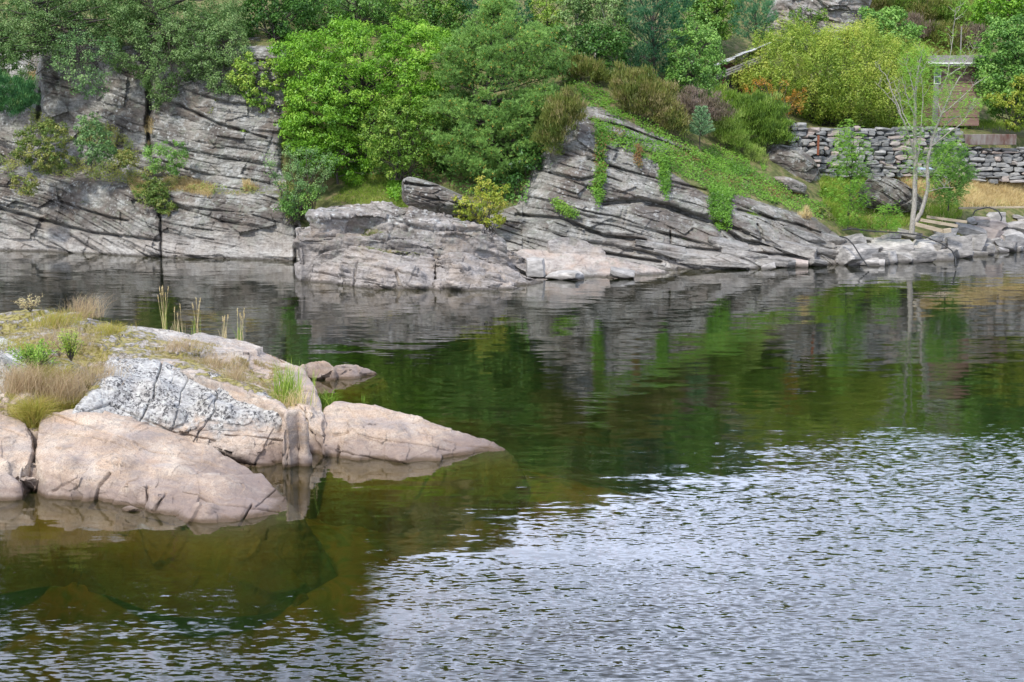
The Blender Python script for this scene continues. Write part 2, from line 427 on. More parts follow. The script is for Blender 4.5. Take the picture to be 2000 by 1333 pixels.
LM = {
 'birch': leaf_mat('birch_leaves', [(0.070, 0.133, 0.032), (0.125, 0.231, 0.062), (0.203, 0.339, 0.099), (0.345, 0.481, 0.184)]),
 'bright': leaf_mat('bright_leaves', [(0.087, 0.216, 0.013), (0.171, 0.376, 0.027), (0.266, 0.514, 0.045), (0.401, 0.628, 0.082)], .4),
 'lime': leaf_mat('lime_leaves', [(0.089, 0.199, 0.020), (0.177, 0.331, 0.040), (0.304, 0.478, 0.071), (0.506, 0.638, 0.121)], .4),
 'yellow': leaf_mat('yellow_leaves', [(.13, .22, .02), (.28, .38, .04), (.45, .5, .07), (.55, .5, .1)], .4),
 'dark': leaf_mat('dark_leaves', [(0.030, 0.085, 0.017), (0.061, 0.161, 0.027), (0.103, 0.236, 0.040), (0.172, 0.340, 0.068)]),
 'mid': leaf_mat('mid_leaves', [(0.057, 0.153, 0.026), (0.124, 0.275, 0.052), (0.209, 0.408, 0.079), (0.323, 0.531, 0.122)]),
 'grey': leaf_mat('grey_leaves', [(0.070, 0.152, 0.052), (0.132, 0.264, 0.081), (0.211, 0.365, 0.126), (0.351, 0.508, 0.192)]),
 'pine': leaf_mat('pine_needles', [(0.107, 0.224, 0.057), (0.215, 0.390, 0.091), (0.351, 0.569, 0.136), (0.824, 0.538, 0.114)], .2),
 'bluepine': leaf_mat('blue_pine_needles', [(0.031, 0.115, 0.051), (0.074, 0.218, 0.095), (0.148, 0.344, 0.154), (0.233, 0.457, 0.223)], .2),
 'willow': leaf_mat('willow_leaves', [(0.140, 0.240, 0.027), (0.295, 0.428, 0.057), (0.449, 0.566, 0.097), (0.621, 0.651, 0.140)], .4),
 'orange': leaf_mat('orange_leaves', [(0.360, 0.312, 0.060), (0.504, 0.336, 0.060), (0.600, 0.264, 0.048), (0.660, 0.300, 0.072)], .4),
 'ash': leaf_mat('ash_leaves', [(0.106, 0.249, 0.024), (0.198, 0.416, 0.042), (0.290, 0.527, 0.071), (0.396, 0.610, 0.119)], .45),
 'heather': leaf_mat('heather_sprigs', [(0.093, 0.140, 0.024), (0.168, 0.214, 0.040), (0.261, 0.251, 0.071), (0.336, 0.279, 0.136)], .25),
 'heathgreen': leaf_mat('green_heath_sprigs', [(0.078, 0.152, 0.021), (0.156, 0.275, 0.035), (0.253, 0.388, 0.060), (0.331, 0.430, 0.105)], .25),
 'pinkheath': leaf_mat('pink_heath_sprigs', [(.14, .12, .07), (.22, .18, .12), (.3, .23, .18), (.34, .26, .22)], .25),
 'juniper': leaf_mat('juniper_sprigs', [(0.031, 0.117, 0.038), (0.079, 0.219, 0.067), (0.133, 0.320, 0.096), (0.239, 0.350, 0.114)], .2),
 'ivy': leaf_mat('ivy_leaves', [(0.046, 0.130, 0.010), (0.102, 0.238, 0.019), (0.166, 0.346, 0.034), (0.249, 0.400, 0.058)], .3),
 'ivyred': leaf_mat('red_ivy_leaves', [(0.120, 0.221, 0.030), (0.170, 0.195, 0.040), (0.220, 0.117, 0.040), (0.250, 0.091, 0.050)], .3),
 'straw': leaf_mat('dry_grass', [(0.421, 0.316, 0.140), (0.667, 0.527, 0.264), (0.878, 0.737, 0.421), (0.597, 0.632, 0.229)], .35),
 'grass': leaf_mat('green_grass', [(0.097, 0.188, 0.022), (0.179, 0.304, 0.033), (0.276, 0.420, 0.055), (0.456, 0.522, 0.110)], .35),
 'sedge': leaf_mat('sedge_blades', [(.25, .28, .04), (.40, .40, .07), (.5, .37, .1), (.55, .47, .2)], .35),
 'redgrass': leaf_mat('russet_grass', [(0.362, 0.247, 0.145), (0.483, 0.352, 0.206), (0.604, 0.482, 0.301), (0.507, 0.469, 0.193)], .35),
 'bracken': leaf_mat('russet_undergrowth', [(0.103, 0.186, 0.031), (0.192, 0.257, 0.055), (0.295, 0.304, 0.077), (0.384, 0.374, 0.108)], .25),
}

# ------------------------------------------------------------------ rock relief
def strata(X, Z, Yy=0, dip=17, amp=1.0, seed=0):
    """how far the beds stand out (metres)"""
    p = np.stack([X * 0.11, Z * 0.16, 0 * X + seed], -1)
    wv = fbm(p, 3, 50 + seed, .3) * 1.3
    d = 0
    sl = math.tan(R(dip))
    s0 = Z + X * sl + wv
    for k, (th, am, L, gr) in enumerate(((1.45, .42, 5.5, .26), (.52, .20, 2.6, .20), (.2, .09, 1.5, .08))):
        s = s0 / th + 0.3 * vn(np.stack([X * .22 / th, Z * .4, 0 * X], -1), 80 + k) + (h1(0 * X + k, 4)) 
        i = np.floor(s); f = s - i
        u = (X - .35 * Z) / (L * (0.6 + h1(i, 3 + k))) + h1(i, 9 + k) * 7
        j = np.floor(u); g = u - j
        h = _h(i.astype(np.int64), j.astype(np.int64), np.int64(k), 21 + seed)
        h2_ = _h(i.astype(np.int64) + 1, j.astype(np.int64), np.int64(k), 21 + seed)
        e = smooth(0, .12, f) * smooth(0, .06, 1 - f)
        prof = am * (h * .8 + .25 * (1 - f))
        d = d + prof * (0.35 + .65 * e)
        # open seams between some beds, fading in and out along their length
        fade = smooth(.02, .45, vn(np.stack([X * .55 / th ** .5 + i * 3.1, i, 0 * X], -1), 60 + k) + .3 * vn(np.stack([X * 2.1 + i, i, 0 * X], -1), 64 + k))
        d = d - gr * fade * np.exp(-((1 - f) / (.07 if k < 1 else .12)) ** 2) * (h2_ > .3)
        # cross joints
        d = d - gr * .45 * np.exp(-(np.minimum(g, 1 - g) * L / .06) ** 2) * (h > .7)
    # ragged leafing of the schist along the beds
    xr = X * math.cos(R(dip)) - Z * math.sin(R(dip)); zr = s0 * math.cos(R(dip))
    q = np.stack([xr * .7, zr * 5.5, 0 * X + seed], -1)
    d = d - .07 * np.maximum(0, .28 - np.abs(fbm(q, 4, 66, .6))) * 3.2 * smooth(-.05, .45, vn(np.stack([xr * .3, zr * .6, 0 * X], -1), 67))
    d = d + .025 * vn(np.stack([xr * 1.6, zr * 14, 0 * X], -1), 68)
    ms = .35 + .65 * smooth(-.25, .25, vn(np.stack([X * .22 + 3, s0 * .35, 0 * X], -1), 72))
    d = d * ms + .30 * facets(np.stack([xr, zr, 0 * X], -1), 1.5, 73, (.55, 1.3, 1)) + .09 * facets(np.stack([xr, zr, 0 * X], -1), .45, 74, (.5, 1.4, 1))
    return d * amp

# ---- the bank: one surface from below the water up the cliff and over the hill
ST_ = [  # photo column, shoreline row, eight (row, metres behind the shoreline)
 (-800, 486, (420, .8), (350, 1.5), (325, 3.2), (110, 4.8), (70, 8), (20, 14), (-60, 26), (-420, 50)),
 (0, 489, (420, .8), (350, 1.5), (322, 3.2), (215, 4.3), (150, 8), (60, 12), (-60, 26), (-420, 50)),
 (68, 491, (420, .8), (350, 1.6), (320, 3.2), (215, 4.3), (150, 8), (60, 12), (-60, 26), (-420, 50)),
 (84, 491, (420, .8), (350, 1.6), (320, 3.0), (105, 4.4), (70, 7), (20, 13), (-60, 26), (-420, 50)),
 (280, 500, (420, .8), (375, 1.5), (345, 3.1), (105, 4.8), (78, 7), (20, 13), (-60, 26), (-420, 49)),
 (540, 508, (420, .8), (378, 1.6), (360, 3.0), (98, 4.9), (80, 7), (20, 13), (-60, 26), (-420, 47)),
 (560, 510, (425, .9), (385, 2.0), (365, 3.4), (140, 5.5), (95, 8), (40, 13), (-60, 26), (-420, 46)),
 (600, 514, (450, 2.0), (400, 4), (370, 5.5), (300, 7.5), (200, 9.5), (80, 14), (-60, 26), (-420, 44)),
 (800, 525, (450, 3), (400, 5), (360, 6.5), (320, 8.5), (200, 11), (90, 15), (-60, 27), (-420, 40)),
 (1010, 530, (450, 3), (400, 4.5), (360, 6), (320, 8), (200, 12), (90, 17), (-60, 28), (-420, 36)),
 (1085, 530, (480, 1), (400, 2.8), (300, 5.0), (245, 6.5), (200, 9), (100, 17), (-60, 29), (-420, 34)),
 (1130, 529, (480, 1), (260, 4.8), (235, 5.8), (212, 7), (160, 10), (110, 15), (-60, 29), (-420, 34)),
 (1200, 527, (470, 1.2), (285, 4.5), (255, 5.5), (225, 6.8), (170, 10), (120, 15), (-60, 30), (-420, 34)),
 (1300, 526, (470, 1.2), (325, 4.2), (290, 5.5), (255, 7.5), (200, 11), (150, 15), (-60, 31), (-420, 34)),
 (1400, 525, (470, 1.1), (385, 3.6), (330, 7), (285, 9.5), (235, 12), (180, 16), (-60, 32), (-420, 35)),
 (1500, 523, (480, 1), (410, 3.2), (360, 7), (300, 11), (245, 13), (200, 17), (-60, 33), (-420, 36)),
 (1600, 518, (480, 1.2), (440, 2.8), (400, 7), (335, 11.3), (255, 12.6), (242, 17), (-60, 34), (-420, 37)),
 (1650, 515, (480, 1.5), (445, 4), (400, 7.5), (335, 11.8), (252, 12.8), (240, 19), (-60, 35), (-420, 38)),
 (1800, 506, (470, 1.5), (440, 3.5), (400, 6.5), (335, 10.5), (258, 11.5), (242, 19), (-60, 33), (-420, 36)),
 (2000, 490, (460, 1.5), (430, 3), (395, 5), (335, 8.2), (268, 9.4), (250, 17), (-60, 30), (-420, 34)),
 (2800, 462, (430, 1.5), (410, 3), (380, 5), (335, 8), (270, 9), (250, 15), (-60, 27), (-420, 34)),
]
def Wy(py):
    return float(G(1000, py, 0)[1])
SX = np.array([s[0] for s in ST_], float)
KP = []; KY = []
for s in ST_:
    ys = Wy(s[1])
    rows = [s[1] + 260, s[1] + 90, s[1] + 12, s[1]] + [k[0] for k in s[2:]]
    dep = [ys - 7, ys - 1.6, ys - .15, ys] + [ys + k[1] for k in s[2:]]
    KP.append(rows[::-1]); KY.append(dep[::-1])
KP = np.array(KP, float); KY = np.array(KY, float)
gx = np.concatenate([np.arange(-800, -30, 11), np.arange(-30, 2030, 1.55), np.arange(2030, 2801, 11)])
gy = np.concatenate([np.arange(-420, -6, 9), np.arange(-6, 575, 1.3), np.arange(575, 760, 8)])
Yb = np.zeros((len(gy), len(gx)))
for j, x in enumerate(gx):
    kp = np.array([np.interp(x, SX, KP[:, k]) for k in range(KP.shape[1])])
    ky = np.array([np.interp(x, SX, KY[:, k]) for k in range(KP.shape[1])])
    Yb[:, j] = np.interp(gy, kp, ky)
for _ in range(3):      # soften the hard creases of the control net a little
    Yb[1:-1] = (Yb[:-2] + 2 * Yb[1:-1] + Yb[2:]) / 4
    Yb[:, 1:-1] = (Yb[:, :-2] + 2 * Yb[:, 1:-1] + Yb[:, 2:]) / 4
PXg, PYg = np.meshgrid(gx, gy)
rockL = [(-900, 800), (-900, 90), (560, 90), (556, 150), (548, 330), (585, 420), (640, 800)]
rockR = [(600, 800), (590, 470), (700, 440), (900, 440), (1010, 400), (1040, 330), (1085, 262), (1140, 205), (1175, 212), (1280, 262), (1352, 292), (1300, 300), (1240, 292), (1300, 330),
         (1385, 385), (1440, 380), (1500, 400), (1590, 425), (1650, 470), (1720, 480), (2900, 440), (2900, 800)]
rockH = [(1500, -80), (1660, -80), (1650, 30), (1630, 70), (1500, 62)]
rm = np.maximum.reduce([smask(PXg, PYg, rockL, 9), smask(PXg, PYg, rockR, 9), smask(PXg, PYg, rockH, 9) * .5])
ledge = smask(PXg, PYg, [(240, 345), (330, 342), (420, 369), (555, 371), (555, 381), (430, 383), (330, 376), (262, 390)], 5)
base = P(PXg, PYg, Yb)
sd = strata(base[..., 0], base[..., 2], dip=16)
sd = np.where(PXg > 1020, strata(base[..., 0], base[..., 2], dip=20, seed=5), sd)
dsp = rm * (sd - .1) * (1 - .8 * ledge) + rm * .22 * fbm(base * .45, 4, 5) + rm * .05 * fbm(base * 2.2, 4, 15)
dsp += (1 - rm) * .35 * fbm(base * .5, 4, 33)
# big open joints seen in the face
for pts, wd, dp in (([(312, 398), (313, 440), (315, 470), (317, 520)], 2.2, .6), ([(288, 150), (293, 200), (288, 250), (292, 300)], 4.5, 1.3), ([(77, 150), (76, 232)], 4, 1.2),
                    ([(579, 440), (577, 530)], 3.0, .8), ([(1308, 452), (1310, 505)], 1.6, .4), ([(470, 120), (545, 118)], 2, .5),
                    ([(0, 408), (90, 432), (180, 455), (310, 470)], 2.6, .6), ([(120, 395), (210, 425), (250, 432)], 2.0, .5), ([(1260, 400), (1330, 415), (1400, 445), (1420, 470)], 4, .6),
                    ([(300, 190), (350, 205), (420, 240), (520, 270)], 2.2, .5), ([(1150, 234), (1230, 252), (1300, 280), (1345, 298)], 2.5, .6), ([(1075, 338), (1130, 352), (1175, 345)], 3.0, .5), ([(1180, 398), (1250, 392), (1300, 402), (1400, 436), (1450, 474), (1500, 478)], 5, .9), ([(1010, 420), (1100, 428), (1180, 462), (1260, 470)], 3, .6), ([(1440, 410), (1560, 440), (1640, 470)], 2.6, .5), ([(1300, 480), (1420, 492), (1560, 500)], 2.6, .6), ([(1480, 440), (1490, 470)], 3, .5), ([(1180, 495), (1290, 512)], 2.5, .7), ([(1150, 312), (1290, 352), (1380, 372)], 1.8, .3)):
    q = segd(PXg + 2.5 * vn(np.stack([PXg * .06, PYg * .06, 0 * PXg], -1), 4), PYg, pts)
    dsp -= dp * np.exp(-(q / wd) ** 2)
Yt = Yb - dsp
TV = P(PXg, PYg, Yt)
zc = np.interp(PXg, [0, 600, 1000, 1300, 2800], [42, 30, 21, 16.6, 16.0])
TV[..., 2] = np.where(TV[..., 2] > zc, zc + .15 * (TV[..., 2] - zc), TV[..., 2])
soil = np.clip(1 - rm + .0, 0, 1)
soil = np.maximum(soil, ledge * .5)
def TY(px, py):
    """depth of the finished bank surface under a photo position"""
    px = np.asarray(px, float); py = np.asarray(py, float)
    i = np.clip(np.searchsorted(gx, px) - 1, 0, len(gx) - 2); j = np.clip(np.searchsorted(gy, py) - 1, 0, len(gy) - 2)
    return Yt[j, i]
def T(px, py, off=0.0):
    return P(px, py, TY(px, py) - off)
def Tb(px, py):
    return P(px, py, float(TY(px, py)))
o = mesh('hillside', TV.reshape(-1, 3), grid_faces(*TV.shape[:2])[:, ::-1], M['cliff'], attrs={'soil': soil.ravel()})
tag(o, None, None, kind='structure')

# ------------------------------------------------------------------ water and its bed
def water_mat():
    m, t, o = newmat('lake_water')
    geo = N(t, 'ShaderNodeNewGeometry'); pos = geo.outputs['Position']
    sep = N(t, 'ShaderNodeSeparateXYZ'); lk(t, pos, sep.inputs[0]); X, Y = sep.outputs[0], sep.outputs[1]
    def wv(scale, sx, sy, det, rough, rot=0.0):
        n = noise(t, mapping(t, pos, (0, 0, rot), (sx, sy, 1)), scale, det, rough, 0.15)
        s = N(t, 'ShaderNodeVectorMath', operation='SUBTRACT'); lk(t, n.outputs[1], s.inputs[0]); s.inputs[1].default_value = (.5, .5, .5)
        return s.outputs[0]
    def scl(v, a):
        s = N(t, 'ShaderNodeVectorMath', operation='SCALE'); lk(t, v, s.inputs[0])
        if isinstance(a, (int, float)): s.inputs['Scale'].default_value = a
        else: lk(t, a, s.inputs['Scale'])
        return s.outputs[0]
    def add(a, b):
        s = N(t, 'ShaderNodeVectorMath', operation='ADD'); lk(t, a, s.inputs[0]); lk(t, b, s.inputs[1]); return s.outputs[0]
    # where the wind touches the water: open water to the near right
    big = noise(t, mapping(t, pos, (0, 0, R(14)), (.22, .5, 1)), .6, 3, .5)
    e = math_(t, 'ADD', math_(t, 'MULTIPLY', X, 1.3), math_(t, 'MULTIPLY', Y, -1.0))        # X - Y
    e = math_(t, 'ADD', e, math_(t, 'MULTIPLY', math_(t, 'SUBTRACT', big.outputs[0], .5), 12.0))
    wind = math_(t, 'MULTIPLY', mrange(t, e, -28.0, -18.5), mrange(t, Y, 29.0, 37.0, 1.0, 0.12))
    patch = noise(t, mapping(t, pos, (0, 0, R(6)), (.5, 1.3, 1)), 1.0, 4, .6)
    wind = math_(t, 'MAXIMUM', wind, mrange(t, Y, 27.0, 18.0, 0.0, .38))
    wind2 = math_(t, 'MULTIPLY', wind, mrange(t, patch.outputs[0], .25, .5, .65, 1.0))
    inv = math_(t, 'SUBTRACT', 1.0, math_(t, 'MULTIPLY', wind, .75))
    calm = scl(wv(1.0, .45, 1.7, 3, .5), math_(t, 'MULTIPLY', inv, WA[0]))
    calm2 = scl(wv(1.0, 1.6, 5.5, 2, .5, R(5)), math_(t, 'MULTIPLY', inv, WA[1]))
    rip = scl(wv(1.0, 5.5, 15.0, 1.5, .5, R(-4)), math_(t, 'MULTIPLY', math_(t, 'MULTIPLY', wind2, mrange(t, Y, 31.0, 18.0, 1.0, 1.45)), WA[2]))
    rip2 = scl(wv(1.0, 1.1, 3.2, 2, .5, R(7)), math_(t, 'MULTIPLY', wind2, WA[3]))
    tot = add(add(calm, calm2), add(rip, rip2))
    mul = N(t, 'ShaderNodeVectorMath', operation='MULTIPLY'); lk(t, tot, mul.inputs[0]); mul.inputs[1].default_value = (.35, 1.0, 0)
    up = N(t, 'ShaderNodeVectorMath', operation='ADD'); lk(t, mul.outputs[0], up.inputs[0]); up.inputs[1].default_value = (0, 0, 1)
    nm = N(t, 'ShaderNodeVectorMath', operation='NORMALIZE'); lk(t, up.outputs[0], nm.inputs[0]); nrm = nm.outputs[0]
    fr = N(t, 'ShaderNodeFresnel'); fr.inputs['IOR'].default_value = 1.37; lk(t, nrm, fr.inputs['Normal'])
    gl = N(t, 'ShaderNodeBsdfGlossy'); gl.inputs['Roughness'].default_value = 0.03; lk(t, nrm, gl.inputs['Normal']); gl.inputs[0].default_value = (1, 1, 1, 1)
    tr = N(t, 'ShaderNodeBsdfTransparent'); tr.inputs[0].default_value = (.95, .97, .9, 1)
    df = N(t, 'ShaderNodeBsdfDiffuse'); df.inputs[0].default_value = (.02, .04, .008, 1)
    m1 = N(t, 'ShaderNodeMixShader'); m1.inputs[0].default_value = .16; lk(t, tr.outputs[0], m1.inputs[1]); lk(t, df.outputs[0], m1.inputs[2])
    m2 = N(t, 'ShaderNodeMixShader'); lk(t, fr.outputs[0], m2.inputs[0]); lk(t, m1.outputs[0], m2.inputs[1]); lk(t, gl.outputs[0], m2.inputs[2])
    lk(t, m2.outputs[0], o.inputs['Surface'])
    va = N(t, 'ShaderNodeVolumeAbsorption'); va.inputs[0].default_value = (.72, .66, .10, 1); va.inputs[1].default_value = 1.05
    lk(t, va.outputs[0], o.inputs['Volume'])
    return m
WA = (.06, .05, .36, .06)
wm = water_mat()
wx0, wx1, wy0, wy1, wz = -60, 70, 4, 100, -7
V = np.array([(x, y, z) for z in (wz, 0) for y in (wy0, wy1) for x in (wx0, wx1)], float)
F = np.array([(0, 2, 3, 1), (4, 5, 7, 6), (0, 1, 5, 4), (2, 6, 7, 3), (0, 4, 6, 2), (1, 3, 7, 5)])
o = mesh('water', V, F, wm, shade=False)
tag(o, None, None, kind='structure')

def bed_mat():
    m, t, o = newmat('lake_bed')
    geo = N(t, 'ShaderNodeNewGeometry'); pos = geo.outputs['Position']
    n = noise(t, mapping(t, pos, (0, 0, R(20)), (1, .6, 1)), .9, 7, .65, .5)
    c = ramp(t, n.outputs[0], [(.34, (.09, .10, .03)), (.46, (.24, .22, .06)), (.56, (.45, .29, .10)), (.68, (.2, .24, .06))])
    b = N(t, 'ShaderNodeBsdfPrincipled'); lk(t, c, b.inputs['Base Color']); b.inputs['Roughness'].default_value = .9
    lk(t, b.outputs[0], o.inputs[0]); return m
bx = np.arange(-45, 56, .3); by = np.arange(5, 96, .3)
BX, BY = np.meshgrid(bx, by)
bp_ = np.stack([BX, BY, 0 * BX], -1)
BZ = -3.3 + .9 * fbm(bp_ * .22, 4, 70)
def mound(px, py, rx, ry, top, rot=0):
    global BZ
    c = G(px, py, 0); x = BX - c[0]; y = BY - c[1]
    ca, sa = math.cos(rot), math.sin(rot); u = (x * ca + y * sa) / rx; v = (-x * sa + y * ca) / ry
    q = np.sqrt(u * u + v * v) + .25 * fbm(bp_ * .5 + 9, 3, 71)
    mz = top - (top + 3.6) * smooth(.0, 1.7, q)
    BZ = .35 * np.logaddexp(BZ / .35, mz / .35)
mound(330, 930, 4.0, 4.6, -.3); mound(800, 850, 5.2, 4.2, -.5, -.2); mound(1060, 875, 5.5, 3.6, -.75); mound(640, 1000, 3.6, 2.6, -1.3)
mound(850, 790, 5.5, 5.0, -1.2); mound(150, 1080, 2.6, 2.0, -1.3); mound(820, 1000, 3.4, 2.0, -1.5)
mound(900, 720, 6.0, 3.0, -1.5); mound(480, 940, 7.5, 6.5, -1.45); mound(620, 960, 3.5, 3.0, -1.3)
BZ += .10 * fbm(bp_ * 1.1, 4, 77)
o = mesh('lake_bed', np.stack([BX, BY, BZ], -1).reshape(-1, 3), grid_faces(*BX.shape), bed_mat())
tag(o, None, None, kind='structure')

# ------------------------------------------------------------------ rocks
def resample(pts, n, rnd=.35):
    pts = np.asarray(pts, float)
    for _ in range(2):      # corner cutting keeps a chiselled but not knife-sharp outline
        a = pts; b = np.roll(pts, -1, 0)
        pts = np.stack([a * (1 - rnd / 2) + b * rnd / 2, a * rnd / 2 + b * (1 - rnd / 2)], 1).reshape(-1, 3)
    q = np.concatenate([pts, pts[:1]]); s = np.concatenate([[0], np.cumsum(np.linalg.norm(np.diff(q, axis=0), axis=1))])
    u = np.linspace(0, s[-1], n, endpoint=False)
    return np.stack([np.interp(u, s, q[:, k]) for k in range(3)], 1)
def slab(name, outl, inner, mat, label, cat='rock', group=None, n=420, m=90, under=0.0, flare=.5, dip=10, amp=.13, seed=0, cracks=(), mossy=None, edge=.06, center=None, nz=1.0, deep=-1.4, ss=2.0):
    """a rock whose top outline is given as (photo x, photo y, height above water)"""
    B = G([p[0] for p in outl], [p[1] for p in outl], [p[2] for p in outl])
    b = resample(B, n)
    c = b.mean(0) if center is None else G(*center)
    I = G([p[0] for p in inner], [p[1] for p in inner], [p[2] for p in inner]) if len(inner) else c[None]
    if center is None:
        c[:2] = I[:, :2].mean(0) * .5 + c[:2] * .5
    r = np.linspace(0, 1, m) ** .8
    XY = c[None, None, :2] + (b[None, :, :2] - c[None, None, :2]) * r[:, None, None]
    ctrl = np.concatenate([b[:: max(1, n // 50)], I]); wgt = np.concatenate([np.ones(len(b[:: max(1, n // 50)])), np.full(len(I), 2.5)])
    d2 = ((XY[:, :, None, :] - ctrl[None, None, :, :2]) ** 2).sum(-1) + .004
    ww = wgt / d2 ** 1.6
    Z = (ww * ctrl[:, 2]).sum(-1) / ww.sum(-1)
    k = r[:, None] ** 10
    Z = Z * (1 - k) + b[None, :, 2] * k - edge * (r[:, None] ** 14)
    top = np.concatenate([XY, Z[..., None]], -1)
    tang = np.roll(b, -1, 0) - np.roll(b, 1, 0); nn = np.stack([tang[:, 1], -tang[:, 0]], 1)
    nn /= np.linalg.norm(nn, axis=1)[:, None] + 1e-9
    if ((b[:, :2] - c[:2]) * nn).sum() < 0: nn = -nn
    rings = []
    ubx = proj(b)[0]; ubx = smooth(385, 440, ubx) * (1 - smooth(550, 562, ubx)) if name == 'boulder' else 1.0
    K = 34
    for kk in range(1, K + 1):
        f = kk / K
        zt = b[:, 2] - edge; z = zt + (deep - zt) * f ** 1.25
        off = .03 + .05 * math.sin(min(1, f * 3) * 1.57)
        dep = np.clip(zt - z, 0, 9)
        off = off - under * np.sin(np.clip(dep / .45, 0, 1) * np.pi / 2) * (zt > .12) * (z > -.05) * ubx
        off = off + flare * np.clip(-z, 0, 9) ** .9
        rings.append(np.concatenate([b[:, :2] + nn * np.broadcast_to(off, (n,))[:, None], z[:, None]], 1))
    A = np.concatenate([top, np.array(rings)], 0)
    # normals by finite differences, then relief
    du = np.roll(A, -1, 1) - np.roll(A, 1, 1); dv = np.gradient(A, axis=0)
    nr = np.cross(du, dv); nr /= np.linalg.norm(nr, axis=-1)[..., None] + 1e-9
    s_ = np.sign((nr[:m // 2, :, 2]).mean()); nr *= s_
    rel = amp * (strata(A[..., 0] * ss, A[..., 2] * ss + .12 * ss * A[..., 1], dip=dip, seed=seed) - .35) / ss
    rel += nz * (.06 * fbm(A * .9 + seed, 4, 90 + seed) + .03 * fbm(A * 3.7, 4, 91 + seed) + .14 * facets(A, 1.6, 95 + seed, (1, .5, 1.4)) + .04 * facets(A, .42, 96 + seed, (1, .6, 1.3)))
    fade = np.ones(A.shape[0]); fade[:3] = [0, .3, .7]
    px, py = proj(A)
    for pts, wd, dp in cracks:
        if py.mean() > 620: wd, dp = wd * .7, dp * .75
        q = segd(px + 1.5 * vn(np.stack([px * .09, py * .09, 0 * px], -1), 5 + seed), py, pts)
        rel -= 1.9 * dp * np.exp(-(q / wd) ** 2)
    A = A + nr * (rel * fade[:, None])[..., None]
    A[0] = A[0].mean(0)
    so_ = np.zeros(A.shape[:2])
    for pl, val in (mossy or []):
        so_ = np.maximum(so_, val * smask(px, py, pl, 14))
    so_ *= (A[..., 2] > .1)
    loc = (c[0], c[1], 0)
    F = grid_faces(*A.shape[:2], wrap=True)
    if s_ < 0: F = F[:, ::-1]
    o = mesh(name, A.reshape(-1, 3), F, mat, loc=loc, attrs={'soil': so_.ravel()})
    tag(o, label, cat, group)
    o['_m'] = 1; del o['_m']
    o_map[name + str(len(o_map))] = (A, px, py)
    return o, A
o_map = {}
def blockrock(name, poly, Y, thick, mat, label, dip=17, amp=1.1, seed=0, group=None, n=320, m=90, cat='rock', lean=.0):
    """an upright outcrop: silhouette in the photo at a known distance, rounded out to its real thickness"""
    b = resample([(x, y, 0) for x, y in poly], n)
    c = b.mean(0); r = np.linspace(0, 1, m)
    px = c[0] + (b[None, :, 0] - c[0]) * r[:, None]; py = c[1] + (b[None, :, 1] - c[1]) * r[:, None]
    hgt = (b[:, 1].max() - py) / (b[:, 1].max() - b[:, 1].min() + 1e-6)
    dy = thick * np.sqrt(np.clip(1 - (r[:, None] * .999) ** 4.5, 0, 1))
    Fv = P(px, py, Y - dy + lean * hgt)
    Fv[..., 1] -= amp * (strata(Fv[..., 0], Fv[..., 2], dip=dip, seed=seed) - .3) * smooth(0, .08, 1 - r)[:, None] + .15 * fbm(Fv * 1.1, 4, seed) + .3 * facets(Fv, 1.1, seed, (.6, .6, 1.4))
    Bv = P(px, py, Y + dy + lean * hgt)
    A = np.concatenate([Fv, Bv[::-1]], 0)
    ppx, ppy = proj(A)
    loc = P(c[0], b[:, 1].max(), Y)
    o = mesh(name, A.reshape(-1, 3), grid_faces(*A.shape[:2], wrap=True), mat, loc=loc, attrs={'soil': np.zeros(A.shape[0] * A.shape[1])})
    return tag(o, label, cat, group)

# --- near island
mossE = [([(-300, 600), (60, 600), (230, 622), (330, 640), (420, 690), (540, 740), (560, 775), (480, 752), (380, 715), (290, 690), (205, 690), (200, 750), (140, 815), (60, 840), (20, 800), (-300, 800)], .85)]
slab('rock_ledge', [(-320, 650, 2.0), (-150, 618, 2.2), (20, 606, 2.3), (60, 603, 2.35), (150, 608, 2.3), (235, 626, 2.1), (280, 690, 1.75), (225, 745, 1.35), (165, 803, .98), (75, 840, .9), (20, 815, 1.0), (-150, 860, .9), (-350, 860, .9)],
     [(40, 660, 2.05), (120, 700, 1.95), (50, 760, 1.5), (150, 745, 1.6), (200, 660, 2.0)], M['granite'],
     'broad mossy back ledge of the near islet, covered with moss and dry grass', mossy=[([(-400, 580), (-20, 585), (60, 600), (235, 622), (320, 690), (215, 770), (150, 830), (60, 850), (-400, 900)], .56)], seed=1, flare=.4, nz=1.2, deep=-2)
slab('rock_slab', [(225, 628, 2.1), (330, 638, 1.95), (450, 655, 1.65), (530, 680, 1.38), (575, 700, 1.15), (590, 722, 1.05), (608, 748, .98), (624, 785, .85), (630, 830, .6), (632, 880, .15), (628, 898, -.1), (600, 903, -.1), (588, 860, .45), (575, 815, .95),
     (545, 785, 1.2), (480, 755, 1.45), (380, 722, 1.7), (260, 692, 1.85), (205, 680, 1.95)],
     [(350, 670, 1.85), (450, 690, 1.6), (540, 725, 1.25), (595, 790, .95)], M['granite'], 'long pale pink granite slab behind the lichen boulder, reeds growing on it', center=(480, 705, 1.5),
     cracks=[([(240, 650), (420, 700), (560, 735)], 2, .05), ([(300, 640), (470, 690), (585, 700)], 1.8, .04), ([(597, 800), (604, 905)], 2.5, .12), ([(575, 850), (632, 845)], 1.5, .05)], mossy=[([(200, 620), (300, 640), (420, 690), (560, 745), (580, 800), (480, 770), (330, 715), (190, 700)], .52)], seed=2, flare=.35, nz=.8)
